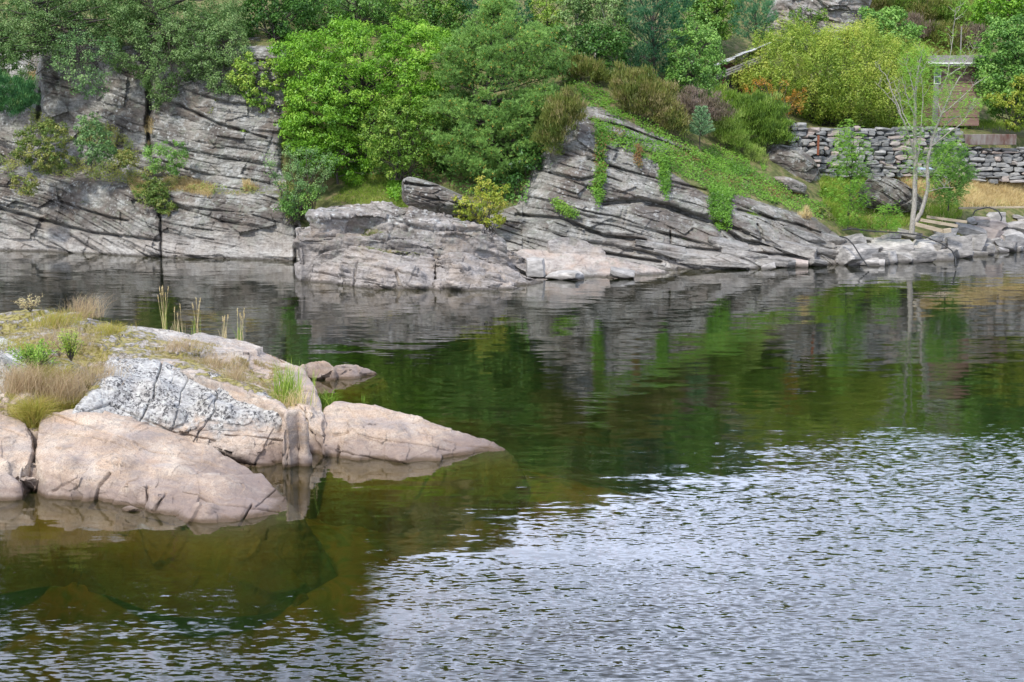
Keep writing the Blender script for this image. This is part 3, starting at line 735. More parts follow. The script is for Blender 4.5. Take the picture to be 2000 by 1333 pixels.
slab('boulder', [(140, 806, 1.2), (175, 765, 1.5), (203, 692, 1.92), (300, 696, 1.85), (400, 720, 1.65), (500, 756, 1.38), (550, 790, 1.14), (562, 828, .74), (567, 905, -.04), (545, 912, -.08), (515, 900, .1), (470, 884, .28), (410, 868, .43), (330, 862, .53), (230, 834, .84), (150, 816, 1.1)],
     [(215, 735, 1.72), (300, 735, 1.68), (400, 765, 1.42), (490, 800, 1.05), (535, 830, .74), (270, 800, 1.12), (380, 830, .8), (480, 858, .5), (540, 870, .35), (330, 780, 1.3), (440, 785, 1.22)], M['granite_lichen'],
     'big grey granite boulder crusted with white and black lichen, undercut at the water', cat='boulder', under=.42, center=(380, 785, 1.3), edge=.03,
     cracks=[([(318, 700), (305, 742), (300, 775), (285, 800), (262, 850)], 2.2, .07), ([(150, 812), (215, 790), (330, 840), (420, 862)], 1.8, .05), ([(420, 722), (425, 775), (418, 800), (375, 870)], 1.6, .05), ([(372, 712), (355, 770), (340, 830), (325, 866)], 1.5, .04),
             ([(395, 835), (385, 862)], 1.4, .05), ([(440, 850), (555, 862)], 1.5, .05)], mossy=[([(400, 715), (560, 770), (565, 815), (500, 800), (430, 760)], .5), ([(150, 700), (215, 690), (200, 760), (150, 800)], .6)], seed=3, flare=.3, n=760, m=190, nz=.8)
slab('boulder', [(-200, 640, 2.3), (-60, 640, 2.3), (0, 652, 2.2), (35, 668, 2.1), (46, 700, 1.9), (40, 740, 1.6), (10, 770, 1.35), (-60, 775, 1.3), (-200, 780, 1.3)], [(0, 690, 2.1), (5, 740, 1.7), (-80, 700, 2.1)], M['granite_lichen'],
     'grey boulder with black lichen blotches at the left edge behind the pale green shrub', cat='boulder', seed=14, flare=.1, n=240, m=60, center=(-50, 705, 2.0))
slab('rock_block', [(553, 800, 1.2), (585, 792, 1.22), (597, 812, 1.05), (594, 850, .6), (593, 893, -.05), (570, 898, -.08), (563, 860, .5), (560, 830, .9)], [(575, 825, .98), (578, 865, .45)], M['granite_pink'],
     'small upright grey block wedged between the lichen boulder and the pale slab', seed=4, flare=.1, n=200, m=50, nz=.5)
slab('rock_slab', [(70, 888, .66), (72, 840, .92), (78, 800, 1.2), (150, 794, 1.28), (250, 815, 1.0), (345, 845, .72), (430, 878, .42), (500, 915, .2), (576, 987, .02), (556, 1008, .0), (480, 1036, -.1), (380, 1040, -.1), (290, 1010, -.1), (195, 992, -.1), (98, 986, -.1), (92, 930, .4)],
     [(130, 888, .76), (220, 893, .72), (320, 908, .6), (420, 937, .42), (480, 975, .24), (520, 980, .1), (400, 985, .28), (300, 968, .28), (200, 955, .33), (120, 955, .26), (260, 942, .4), (150, 928, .44), (440, 1010, .1), (200, 850, .92)], M['granite_pink'],
     'large smooth pink slab in front, sloping down into the water', center=(300, 925, .6), edge=.03,
     cracks=[([(90, 800), (180, 835), (300, 880), (460, 915)], 1.8, .05), ([(215, 925), (195, 950), (182, 990)], 3, .07), ([(290, 950), (278, 1000)], 2.4, .07), ([(100, 960), (170, 920)], 1.5, .04), ([(325, 965), (300, 1000)], 1.8, .05), ([(492, 985), (470, 1025)], 2, .1), ([(360, 965), (430, 985), (545, 1000)], 1.8, .05),
             ([(500, 990), (545, 950)], 1.3, .04), ([(75, 840), (170, 850), (260, 880)], 1.4, .04)], seed=5, flare=.55, n=760, m=190, nz=.7)
slab('boulder', [(-260, 830, 1.0), (-120, 806, 1.15), (0, 801, 1.18), (45, 812, 1.12), (63, 845, .95), (60, 880, .75), (38, 920, .42), (0, 930, .4), (-120, 935, .4), (-260, 930, .5)], [(0, 850, 1.0), (20, 890, .7), (-120, 870, .9)], M['granite_pink'],
     'rounded pale boulder at the left edge, above a smaller one', cat='boulder', seed=6, flare=.1, n=300, m=70, cracks=[([(0, 832), (60, 848)], 1.6, .05)], nz=.8)
slab('boulder', [(-160, 940, .4), (-40, 925, .45), (15, 917, .48), (36, 938, .36), (40, 985, -.08), (0, 993, -.1), (-100, 1002, -.1), (-180, 1000, -.1)], [(0, 950, .36), (10, 972, .18), (-80, 960, .35)], M['granite_pink'],
     'low brown boulder at the left edge standing in the water', cat='boulder', seed=7, flare=.8, n=240, m=60, nz=.8)
slab('boulder', [(42, 902, .56), (60, 893, .6), (98, 905, .5), (102, 930, .34), (92, 968, -.08), (55, 962, -.06), (38, 932, .36)], [(70, 915, .5), (72, 945, .22)], M['granite_pink'],
     'small cracked boulder filling the gap beside the front slab', cat='boulder', seed=8, flare=.8, n=220, m=50, cracks=[([(60, 900), (75, 925), (70, 965)], 1.4, .05), ([(75, 925), (100, 922)], 1.2, .04)], nz=.6)
slab('rock_slab', [(633, 792, .75), (655, 781, .86), (720, 786, .85), (800, 810, .65), (880, 835, .42), (945, 852, .16), (1002, 880, .02), (930, 897, -.08), (870, 911, -.1), (800, 917, -.1), (720, 911, -.1), (660, 906, -.08), (650, 880, .12), (634, 868, .25), (633, 830, .52)],
     [(690, 815, .76), (760, 830, .62), (840, 855, .36), (900, 872, .16), (690, 860, .45), (780, 885, .2), (860, 893, .06), (655, 830, .6)], M['granite_pink'],
     'pink whaleback slab at the right end of the islet, tapering into the water', center=(760, 845, .5), edge=.03,
     cracks=[([(655, 880), (720, 890), (800, 908)], 1.8, .06), ([(650, 850), (680, 845)], 3, .06), ([(820, 845), (900, 868), (960, 872)], 1.5, .03), ([(700, 850), (780, 865), (880, 880)], 1.4, .03), ([(660, 870), (658, 905)], 2, .08)], seed=9, flare=.5, n=460, m=100, nz=.7)
slab('boulder', [(586, 712, .38), (602, 700, .5), (640, 704, .48), (652, 715, .4), (648, 745, -.06), (608, 744, -.08), (590, 732, .1)], [(620, 718, .38)], M['granite_pink'],
     'low reddish boulder off the far side of the islet', cat='boulder', seed=10, flare=.4, n=200, m=50, nz=.7)
slab('rock_slab', [(648, 710, .42), (690, 709, .32), (725, 722, .12), (752, 733, -.06), (720, 745, -.08), (700, 753, -.1), (655, 749, -.1), (645, 735, .12)], [(680, 722, .22)], M['granite_pink'],
     'thin flat slab tapering into the water beside the low reddish boulder', seed=11, flare=.4, n=220, m=50, nz=.6)
slab('stone', [(232, 990, .06), (255, 983, .12), (275, 988, .1), (272, 997, .02), (245, 1000, .0)], [(255, 990, .12)], M['granite_pink'],
     'little stone lying at the waterline of the front slab', cat='stone', seed=12, flare=.1, n=100, m=20, nz=.3, deep=-.4)

# --- rocks of the far point
K = dict(amp=.9, nz=.55, flare=.4, ss=1.5)
slab('rock_outcrop', [(572, 440, 2.35), (640, 431, 2.45), (720, 430, 2.5), (800, 436, 2.4), (880, 447, 2.15), (960, 466, 1.7), (1010, 490, 1.1), (1075, 530, .1), (1010, 528, .25), (940, 497, 1.0), (850, 476, 1.65), (750, 466, 1.9), (650, 466, 1.9), (598, 470, 1.8), (580, 462, 2.0)],
     [(650, 448, 2.2), (750, 447, 2.22), (850, 460, 1.95), (930, 480, 1.4)], M['outcrop'], 'middle layered grey rock rib of the far point, above the front ribs', dip=12, seed=21, center=(800, 455, 2.1),
     mossy=[([(700, 440), (760, 445), (750, 465), (690, 465)], .55)], n=560, m=90, under=.0, **K)
slab('rock_outcrop', [(612, 556, -.1), (606, 505, 1.0), (640, 482, 1.55), (700, 474, 1.75), (780, 480, 1.62), (846, 492, 1.35), (848, 530, .6), (846, 572, -.1), (760, 571, -.1), (680, 566, -.1)],
     [(660, 510, 1.05), (740, 515, 1.0), (810, 520, .9), (650, 540, .4), (740, 548, .35), (815, 552, .3)], M['outcrop'], 'left front rib of the far point, grey layered rock with moss on top', dip=12, seed=22, center=(730, 520, .9),
     mossy=[([(680, 470), (780, 478), (840, 492), (830, 500), (700, 486)], .62)], cracks=[([(695, 510), (690, 560)], 2, .1), ([(610, 530), (700, 545), (840, 565)], 1.6, .1)], n=480, m=110, **K)
slab('rock_outcrop', [(853, 495, 1.35), (900, 486, 1.45), (960, 502, 1.05), (1030, 533, .42), (1088, 553, -.05), (1060, 562, -.1), (990, 571, -.1), (910, 575, -.1), (858, 572, -.1), (853, 530, .6)],
     [(890, 515, 1.0), (960, 535, .6), (890, 550, .35), (1000, 552, .25)], M['outcrop'], 'right front rib of the far point, tapering to a tip in the water', dip=14, seed=23, center=(930, 535, .65),
     cracks=[([(870, 562), (910, 575)], 5, .5), ([(900, 530), (1010, 560)], 1.6, .08), ([(860, 520), (960, 530), (1040, 550)], 1.4, .08)], n=440, m=100, **K)
slab('rock_outcrop', [(600, 412, 3.1), (650, 394, 3.4), (720, 392, 3.45), (790, 400, 3.3), (870, 420, 2.85), (950, 448, 2.2), (1000, 475, 1.55), (960, 468, 1.75), (870, 440, 2.45), (790, 426, 2.75), (700, 420, 2.85), (620, 424, 2.85)],
     [(700, 406, 3.15), (800, 415, 3.0), (900, 442, 2.4)], M['outcrop'], 'long low bare rock rib at the back of the far point, below the bushes', dip=12, seed=24, center=(780, 412, 3.05), n=420, m=70, **K)
slab('rock_slab', [(985, 498, .9), (1020, 484, 1.15), (1100, 488, 1.05), (1180, 500, .8), (1250, 512, .5), (1320, 530, .08), (1290, 541, -.06), (1200, 546, -.1), (1120, 549, -.1), (1060, 540, -.02), (1000, 522, .35)],
     [(1060, 505, .7), (1140, 515, .55), (1210, 525, .3), (1100, 530, .22), (1180, 535, .14)], M['pinkrock'], 'low pink rock shelf between the far point and the cliff foot', dip=8, seed=25, center=(1130, 516, .75), amp=.35, nz=.55, flare=.4, n=360, m=80)
slab('rock_slab', [(1066, 468, 1.55), (1100, 461, 1.68), (1150, 472, 1.4), (1181, 490, 1.0), (1182, 502, .78), (1120, 498, .86), (1075, 484, 1.18)],
     [(1120, 480, 1.25), (1100, 474, 1.4)], M['outcrop'], 'smooth pale tilted plate of rock above the pink shelf', seed=26, amp=.3, nz=.4, flare=.1, n=240, m=50, under=.1, deep=.6)
blockrock('rock_outcrop', [(785, 400), (784, 352), (800, 344), (850, 358), (910, 385), (950, 412), (930, 425), (850, 418)], 76.5, 1.4, M['cliff'], 'slanting purple-grey outcrop under the bushes, beside the grass patch', dip=20, seed=41)
blockrock('rock_outcrop', [(1485, 300), (1510, 280), (1560, 288), (1590, 310), (1604, 345), (1602, 378), (1560, 372), (1500, 345)], 86.5, 1.8, M['cliff'], 'rounded grey outcrop between the heath and the stone wall', dip=22, seed=42)
blockrock('rock_outcrop', [(1505, 345), (1540, 345), (1578, 362), (1572, 382), (1530, 372)], 83, .8, M['outcrop'], 'pale slab showing through the ivy on the slope', dip=22, seed=43, amp=.4)
blockrock('rock_outcrop', [(1675, 400), (1680, 365), (1705, 340), (1760, 352), (1800, 385), (1810, 410), (1740, 420)], 84, 1.2, M['cliff'], 'low slanting outcrop behind the grey tree, amid dry grass', dip=22, seed=44)
blockrock('rock_outcrop', [(1480, 110), (1500, 25), (1530, -40), (1720, -50), (1690, 40), (1650, 110)], 100.5, 1.1, M['outcrop'], 'grey rock slope behind the willow thicket', dip=20, seed=45, amp=1)
blockrock('rock_outcrop', [(470, 140), (474, 72), (540, 74), (562, 90), (560, 150)], 87, 1.5, M['cliff'], 'flat-bedded grey rock top beside the bright green tree', dip=3, seed=46, amp=1)

# ------------------------------------------------------------------ plants
def leaves(buf, C, nrm, length, width, r, droop=0.0, rnd=.7, var=None, up=.45):
    """one small pointed leaf per row of C"""
    n = len(C)
    nn = nrm + r.normal(0, rnd, (n, 3)) + np.array([0, 0, up]); nn /= np.linalg.norm(nn, axis=1)[:, None]
    a = r.normal(0, 1, (n, 3)); a[:, 2] -= droop; a -= (a * nn).sum(1)[:, None] * nn; a /= np.linalg.norm(a, axis=1)[:, None]
    s = np.cross(nn, a)
    L = (length * r.uniform(.6, 1.3, n))[:, None]; W = (width * r.uniform(.7, 1.2, n))[:, None]
    v = np.stack([C - a * L * .5, C + s * W * .5 - a * L * .05, C + a * L * .5, C - s * W * .5 - a * L * .05], 1).reshape(-1, 3)
    buf.add(v, np.arange(4 * n).reshape(-1, 4), np.repeat(var, 4))
def blades(buf, B, d, length, width, r, var, curve=.0):
    """thin three-point blades from B along d"""
    n = len(B); d = d / (np.linalg.norm(d, axis=1)[:, None] + 1e-9)
    s = np.cross(d, r.normal(0, 1, (n, 3))); s /= np.linalg.norm(s, axis=1)[:, None] + 1e-9
    L = np.broadcast_to(length, (n,))[:, None]; W = width
    if curve:
        g = np.zeros((n, 3)); hd = d.copy(); hd[:, 2] = 0; hd += r.normal(0, .15, (n, 3)) * [1, 1, 0]
        mid = B + d * L * .55
        tip = B + d * L * .9 + hd * L * curve; tip[:, 2] -= (L[:, 0] * curve * .35)
        v = np.stack([B - s * W / 2, B + s * W / 2, mid + s * W * .4, tip, mid - s * W * .4], 1).reshape(-1, 3)
        q5 = np.arange(5 * n).reshape(-1, 5)
        buf.add(v, q5[:, [0, 1, 2, 4]], np.repeat(var, 5)); buf.F.append(q5[:, [2, 3, 4]] + buf.n - 5 * n)
    else:
        v = np.stack([B - s * W / 2, B + s * W / 2, B + d * L], 1).reshape(-1, 3)
        buf.add(v, np.arange(3 * n).reshape(-1, 3), np.repeat(var, 3))
def crown_pts(poly, Y, thick, n, r, lean=0.0):
    poly = np.asarray(poly, float); k = FPX / Y
    lo, hi = poly.min(0), poly.max(0); out = np.zeros((0, 2))
    while len(out) < n:
        q = r.uniform(lo, hi, (n * 2, 2)); out = np.concatenate([out, q[inpoly(q[:, 0], q[:, 1], poly)]])
    q = out[:n]
    e = segd(q[:, 0], q[:, 1], poly, True) / k
    tt = thick * np.sqrt(np.clip(1 - (1 - np.clip(e / (thick * .9), 0, 1)) ** 2, 0.02, 1))
    sg = np.where(r.uniform(0, 1, n) < .68, -1, 1); mag = np.where(r.uniform(0, 1, n) < .78, r.uniform(.7, 1.05, n), r.uniform(0, .7, n))
    hz = (hi[1] - q[:, 1]) / (hi[1] - lo[1])
    C = P(q[:, 0], q[:, 1], Y + sg * tt * mag + lean * hz)
    cc = P((lo[0] + hi[0]) / 2, hi[1] * .6 + lo[1] * .4, Y)
    nn = (C - cc) / np.array([(hi[0] - lo[0]) / k / 2, thick, (hi[1] - lo[1]) / k / 2]); nn /= np.linalg.norm(nn, axis=1)[:, None] + 1e-6
    return C, nn, cc
def plant(name, label, cat, poly, Y, base, mat, style='leaf', dens=1.0, thick=1.2, cr=.32, lf=(.13, .07), per=40, seed=0, trunk=None, trunk_r=.1, bark='bark', group=None, rough=.5, nb=26, zflat=.8, lean=0., holes=.0, parent_names=None, stems=1, bb=None, vshift=0.0, hgrad=0.):
    """base = photo position of the foot; poly = outline of the crown in the photo at distance Y"""
    r = np.random.default_rng(1000 + seed)
    if base[1] > -40: Y = min(Y, float(TY(base[0], base[1] - 2)) + .5); base = (base[0], base[1], min(float(TY(base[0], base[1])), Y))
    poly = np.asarray(poly, float)
    k = FPX / Y
    # wavy outline
    q = resample(np.c_[poly, 0 * poly[:, 0]], 90, .3)[:, :2]; cen = q.mean(0)
    ph = np.linspace(0, 1, 90, endpoint=False)
    cs, sn_ = np.cos(ph * 6.28), np.sin(ph * 6.28)
    wv = (vn(np.stack([cs * 2.6 + seed, sn_ * 2.6, 0 * ph + seed], -1), seed) + .7 * vn(np.stack([cs * 6.5 + seed, sn_ * 6.5, 0 * ph], -1), seed + 1)) * max(rough, .8) * .33 * k * min(1.2, max(.55, thick))
    dq = q - cen; q = q + dq / (np.linalg.norm(dq, axis=1)[:, None] + 1e-6) * wv[:, None]
    area = 0.5 * abs(np.dot(q[:, 0], np.roll(q[:, 1], 1)) - np.dot(q[:, 1], np.roll(q[:, 0], 1))) / k / k
    nc = max(6, int(area / (cr * cr) * 1.5 * dens * (1 + .25 * thick)))
    C, nn, cc = crown_pts(q, Y, thick, nc, r, lean)
    st_ = r.uniform(0, 1, nc) < .10
    C[st_] += nn[st_] * r.uniform(.1, .45, (st_.sum(), 1)) * min(1, thick)
    if holes:
        kp = vn(C * 1.1 + seed, 7) > -1 + 2 * holes * .5
        C, nn = C[kp], nn[kp]; nc = len(C)
    foot = P(base[0], base[1], base[2] if len(base) > 2 else float(TY(base[0], base[1])))
    th = thing(name, foot, label, cat, group)
    # wood
    wb = Buf()
    tp = P(q[:, 0].mean(), q[:, 1].min() * .85 + q[:, 1].mean() * .15, Y + lean) if trunk is None else P(trunk[-1][0], trunk[-1][1], trunk[-1][2] if len(trunk[-1]) > 2 else Y)
    if trunk is None: path = bend(foot, tp, 8, 0, .1, r)
    else:
        tr = [foot] + [P(p_[0], p_[1], p_[2] if len(p_) > 2 else Y) for p_ in trunk]
        path = np.array(tr)
        s = np.linspace(0, len(path) - 1, 4 * len(path)); path = np.stack([np.interp(s, np.arange(len(path)), path[:, i]) for i in range(3)], 1)
    if stems == 1:
        tube(wb, path, np.linspace(trunk_r, trunk_r * .25, len(path)), 7)
    V_, F_, A_ = (None, None, None)
    br = Buf()
    idx = r.permutation(nc)[:nb]
    for i in idx:
        c = C[i]
        if stems > 1:
            st = foot + r.normal(0, .25 * min(2, stems / 8), 3) * [1, .5, 0]
            tube(br, bend(st, c, 6, .05, .12, r), np.linspace(trunk_r * .5, .012, 6), 4)
        else:
            zt = foot[2] + (c[2] - foot[2]) * r.uniform(.45, .85)
            j = np.argmin(abs(path[:, 2] - zt)); rr = trunk_r * (1 - .7 * j / len(path)) * .5
            tube(br, bend(path[j], c, 6, .04, .14, r), np.linspace(max(.02, rr), .012, 6), 4)
            for _ in range(2):
                c2 = C[r.integers(nc)]
                if np.linalg.norm(c2 - c) < cr * 5: tube(br, bend(c, c2, 4, .0, .1, r), [.016, .013, .01, .008], 3)
    if wb.n:
        v, f, a = wb.get(); pmesh('trunk', v, f, M[bark], th)
    if br.n:
        v, f, a = br.get(); pmesh('branches' if stems == 1 else 'stems', v, f, M[bb or bark], th)
    # foliage
    fb = Buf()
    cv = np.clip(.48 + .22 * r.normal(0, 1, nc) + .25 * vn(C * .6, 8) + vshift, 0, 1)
    if hgrad: cv = np.clip(cv + hgrad * (C[:, 2] - C[:, 2].mean()) / (np.ptp(C[:, 2]) + .1), 0, 1)
    if style == 'leaf':
        m_ = int(per); ci = np.repeat(np.arange(nc), m_)
        off = r.normal(0, 1, (len(ci), 3)); off /= np.linalg.norm(off, axis=1)[:, None]; off *= (r.uniform(0, 1, len(ci)) ** .5)[:, None] * cr * r.uniform(.6, 1.3, nc)[ci][:, None]
        off[:, 2] *= zflat
        nl = nn[ci] * .3 + off / cr * .9
        leaves(fb, C[ci] + off, nl, lf[0], lf[1], r, var=np.clip(cv[ci] + r.normal(0, .16, len(ci)), 0, 1), rnd=.45, droop=.4)
    elif style == 'pine':
        m_ = max(3, int(per / 7)); ci = np.repeat(np.arange(nc), m_)
        off = r.normal(0, 1, (len(ci), 3)); off /= np.linalg.norm(off, axis=1)[:, None]; off *= (r.uniform(0, 1, len(ci)) ** .6)[:, None] * cr; off[:, 2] *= zflat
        tufts = C[ci] + off; td = nn[ci] * .6 + off / cr * .5 + [0, 0, .75]
        tv = np.clip(cv[ci] * .62 + r.normal(0, .1, len(ci)), 0, .72)
        nbd = 11; ti = np.repeat(np.arange(len(tufts)), nbd)
        d = td[ti] / np.linalg.norm(td[ti], axis=1)[:, None] + r.normal(0, .55, (len(ti), 3))
        blades(fb, tufts[ti] - d * .02, d, lf[0] * r.uniform(.7, 1.2, len(ti)), lf[1], r, tv[ti] + r.normal(0, .05, len(ti)))
        pk = r.uniform(0, 1, len(tufts)) < .09   # old cones and brown shoots
        tb = tufts[pk]; ti = np.repeat(np.arange(len(tb)), 5)
        if len(tb): blades(fb, tb[ti], r.normal(0, 1, (len(ti), 3)), lf[0] * .6, lf[1] * 1.6, r, np.full(len(ti), 1.0))
    elif style == 'sprig':
        m_ = int(per); ci = np.repeat(np.arange(nc), m_)
        off = r.normal(0, .5, (len(ci), 3)) * cr * [1, 1, .7]
        d = nn[ci] * .35 + [0, 0, 1.0] + r.normal(0, .3, (len(ci), 3))
        blades(fb, C[ci] + off, d, lf[0] * r.uniform(.6, 1.3, len(ci)), lf[1], r, np.clip(cv[ci] + r.normal(0, .12, len(ci)), 0, 1))
    elif style == 'ash':      # feathery compound leaves: leaflets in pairs along a drooping stalk
        m_ = int(per); ci = np.repeat(np.arange(nc), m_)
        off = r.normal(0, .55, (len(ci), 3)) * cr; B0 = C[ci] + off
        d = r.normal(0, 1, (len(ci), 3)) * [1, 1, .45] + nn[ci] * .5; d /= np.linalg.norm(d, axis=1)[:, None]
        var = np.clip(cv[ci] + r.normal(0, .12, len(ci)), 0, 1)
        for s_ in np.linspace(.15, 1, 5):
            pc = B0 + d * lf[0] * 2.6 * s_; pc[:, 2] -= .1 * s_ ** 2
            sd_ = np.cross(d, [0, 0, 1.0]); sd_ /= np.linalg.norm(sd_, axis=1)[:, None] + 1e-6
            for sg in (-1, 1):
                blades(fb, pc, d * .5 + sd_ * sg + r.normal(0, .15, d.shape), lf[0], lf[1], r, var)
    v, f, a = fb.get()
    pmesh('foliage', v, f, mat, th, attrs=a, shade=False)
    return th
def ell(cx, cy, rx, ry, n=12, sq=.0, seed=0):
    r = np.random.default_rng(seed)
    a = np.linspace(0, 2 * np.pi, n, endpoint=False)
    k = 1 + r.uniform(-.12, .12, n)
    return [(cx + rx * math.cos(t) * q, cy + ry * math.sin(t) * q) for t, q in zip(a, k)]

# ---- woodland behind and above the bank (the water mirrors its crowns)
def wood_tree(i, px, basepy, toppy, wpx, Y, mat, style, label, seed, group=None, dens=.8, name='tree', lf=(.2, .1), cr=.5, per=30, bark='bark'):
    cy = (basepy + toppy) / 2; hh = (basepy - toppy) / 2
    if style == 'pine':
        poly = [(px - wpx * .9, basepy - hh * .25), (px - wpx * .75, cy), (px - wpx * .35, toppy + hh * .5), (px, toppy), (px + wpx * .35, toppy + hh * .5), (px + wpx * .8, cy), (px + wpx * .9, basepy - hh * .25), (px, basepy - hh * .1)]
    else: poly = ell(px, cy - hh * .05, wpx, hh, 14, seed=seed)
    return plant(name, label, 'tree', poly, Y, (px, basepy, Y), mat, style, dens=dens, thick=min(2.6, wpx / FPX * Y * .8), cr=cr, lf=lf, per=per, seed=seed, trunk_r=.16, group=group, nb=22, rough=1.1, bark=bark)
rw = np.random.default_rng(5)
GW = 'woodland crowns above the cliff'
protos = []
hi_mats = [(LM['dark'], 'leaf'), (LM['mid'], 'leaf'), (LM['birch'], 'leaf'), (LM['bluepine'], 'pine'), (LM['mid'], 'leaf')]
for i, (mt, stl) in enumerate(hi_mats):
    t_ = wood_tree(i, 1000, -100, -390, 95, 112, mt, stl, 'tree crown in the woodland high above the cliff', 200 + i, GW, name=('pine_tree' if stl == 'pine' else 'broadleaf_tree'), dens=1.3, lf=(.26, .14) if stl == 'leaf' else (.3, .05), per=24)
    protos.append(t_)
def clone(src, loc, rz, s, label=None):
    c = src.copy(); COL.objects.link(c); c.location = loc; c.rotation_euler = (0, 0, rz); c.scale = (s, s, s)
    if label: c['label'] = label
    for ch in src.children:
        k = ch.copy(); COL.objects.link(k); k.parent = c
    return c
spots = []
for px in range(-560, 2600, 92):
    for row in range(5 if px < 620 else 3):
        x = px + rw.uniform(-25, 25) + row * 30
        hbase = [30, -70, -190, -300, -405][row]
        spots.append((x, hbase))
first = [True] * len(protos)
for x, pb in spots:
    # tall on the left, lower to the right, as the mirror image in the water tells
    f = smooth(200, 1300, x)
    if f > .5 and pb < -80: continue
    if pb > 0: continue
    if x > 1150: continue
    k = int(rw.integers(len(protos)))
    Yv = float(TY(x, max(pb, -415)))
    loc = P(x, pb, Yv) + np.array([0, 1.0, -.4])
    loc[2] = min(loc[2], np.interp(x, [0, 600, 1000, 1300, 2800], [42, 30, 21, 16.4, 15.6]))
    s = float(rw.uniform(.75, 1.1)) * (1.0 - .62 * f)
    if first[k]:
        first[k] = False; protos[k].location = loc; protos[k].scale = (s, s, s)
    else: clone(protos[k], loc, rw.uniform(0, 6.28), s)
for k, fl in enumerate(first):
    if fl: protos[k].location = P(-400 + 60 * k, -60, 112)

# ---- named trees and shrubs seen in the photograph
L_, PL = LM, plant
PL('birch_tree', 'leaning grey-green birch hanging over the cliff at the left edge', 'tree', [(-60, -40), (120, -45), (260, -40), (270, 60), (215, 110), (150, 60), (120, 130), (70, 110), (50, 200), (10, 150), (-60, 140)], 85.5, (170, 70), L_['birch'], dens=1.0, thick=1.8, cr=.36, lf=(.10, .06), per=66, seed=1, trunk=[(110, 40), (60, 0), (20, -40)], trunk_r=.13, nb=50, holes=.55, rough=.9, lean=1)
PL('birch_tree', 'spreading birch drooping over the middle of the left cliff', 'tree', [(180, -30), (330, -40), (480, -30), (485, 60), (455, 130), (430, 175), (390, 150), (330, 190), (300, 230), (270, 150), (215, 135), (190, 60)], 85, (330, 70), L_['birch'], dens=1.1, thick=2.0, cr=.36, lf=(.10, .06), per=68, seed=2, trunk=[(300, 20), (280, -30)], trunk_r=.15, nb=60, holes=.42, rough=.9, lean=1)
PL('birch_tree', 'small thin birch hanging low against the left rock wall', 'tree', [(110, 60), (230, 70), (225, 130), (200, 190), (150, 200), (120, 150), (90, 120)], 83.4, (150, 90), L_['grey'], dens=.7, thick=.8, cr=.3, lf=(.11, .065), per=32, seed=3, trunk_r=.06, nb=30, holes=.35, rough=.9)
PL('birch_tree', 'pale birch beside the flat-bedded rock top', 'tree', [(360, 40), (450, 30), (480, 80), (500, 130), (470, 175), (430, 190), (380, 150), (340, 110)], 84, (440, 92), L_['birch'], dens=1.0, thick=1.1, cr=.32, lf=(.10, .06), per=60, seed=4, trunk_r=.07, nb=34, holes=.3, vshift=.12)
PL('dark_shrub', 'dark ivy-leaved shrub on the rock above the bright green tree', 'shrub', [(470, -40), (600, -40), (625, 20), (600, 55), (560, 70), (520, 78), (478, 60)], 91, (540, 78), L_['dark'], dens=1.0, thick=1.6, cr=.36, lf=(.16, .11), per=40, seed=5, stems=10, nb=14)
PL('honeysuckle', 'yellow-green climber spilling over the rock edge left of the bright tree', 'shrub', [(432, 150), (470, 108), (510, 118), (545, 125), (560, 165), (530, 185), (545, 215), (500, 215), (470, 180)], 83.2, (550, 150), L_['lime'], dens=.8, thick=.6, cr=.26, lf=(.15, .1), per=34, seed=6, stems=8, nb=16, trunk_r=.04, holes=.2, vshift=.15)
PL('rowan_tree', 'large bright green broadleaf tree bulging over the gully', 'tree', [(530, 72), (600, 62), (660, 48), (740, 40), (800, 52), (860, 60), (905, 80), (912, 130), (880, 190), (850, 240), (800, 250), (740, 215), (715, 240), (700, 290), (650, 310), (610, 285), (560, 290), (542, 250), (545, 200), (580, 165), (540, 130)], 84.5, (720, 335), L_['bright'], dens=1.15, thick=2.8, cr=.48, lf=(.17, .075), per=95, zflat=.6, seed=7, trunk_r=.2, nb=50, rough=.9)
PL('rowan_tree', 'green lower shoulder of foliage under the bright tree, reaching down to the rocks', 'tree', [(560, 270), (640, 285), (720, 270), (760, 300), (720, 330), (680, 345), (640, 330), (590, 330)], 81.5, (660, 360), L_['bright'], dens=1.0, thick=1.2, cr=.36, lf=(.16, .075), per=60, zflat=.6, seed=8, trunk_r=.07, nb=24, vshift=-.18)
PL('hawthorn', 'arching pale lime bush between the bright tree and the pine', 'shrub', [(712, 230), (740, 205), (800, 195), (850, 190), (875, 215), (850, 260), (880, 300), (830, 325), (770, 330), (720, 320), (700, 280)], 80.2, (790, 352), L_['lime'], dens=.95, thick=1.2, cr=.28, lf=(.12, .07), per=38, seed=9, stems=12, nb=26, trunk_r=.06, vshift=-.08)
PL('willow_bush', 'grey-green willow bush at the cliff foot under the bright tree', 'shrub', [(520, 320), (545, 290), (600, 285), (660, 300), (655, 350), (625, 375), (600, 415), (570, 425), (555, 390), (530, 365)], 79.5, (578, 430, 80), L_['grey'], dens=.8, thick=1.1, cr=.3, lf=(.1, .05), per=40, seed=10, stems=12, nb=26, trunk_r=.06, holes=.15)
PL('green_bush', 'small dark green bush growing from the crack at the foot of the cliff', 'shrub', [(545, 380), (600, 365), (625, 385), (600, 415), (565, 435), (548, 415)], 79, (572, 440, 79.6), L_['mid'], dens=.9, thick=.7, cr=.25, lf=(.11, .06), per=34, seed=11, stems=8, nb=14, trunk_r=.04)
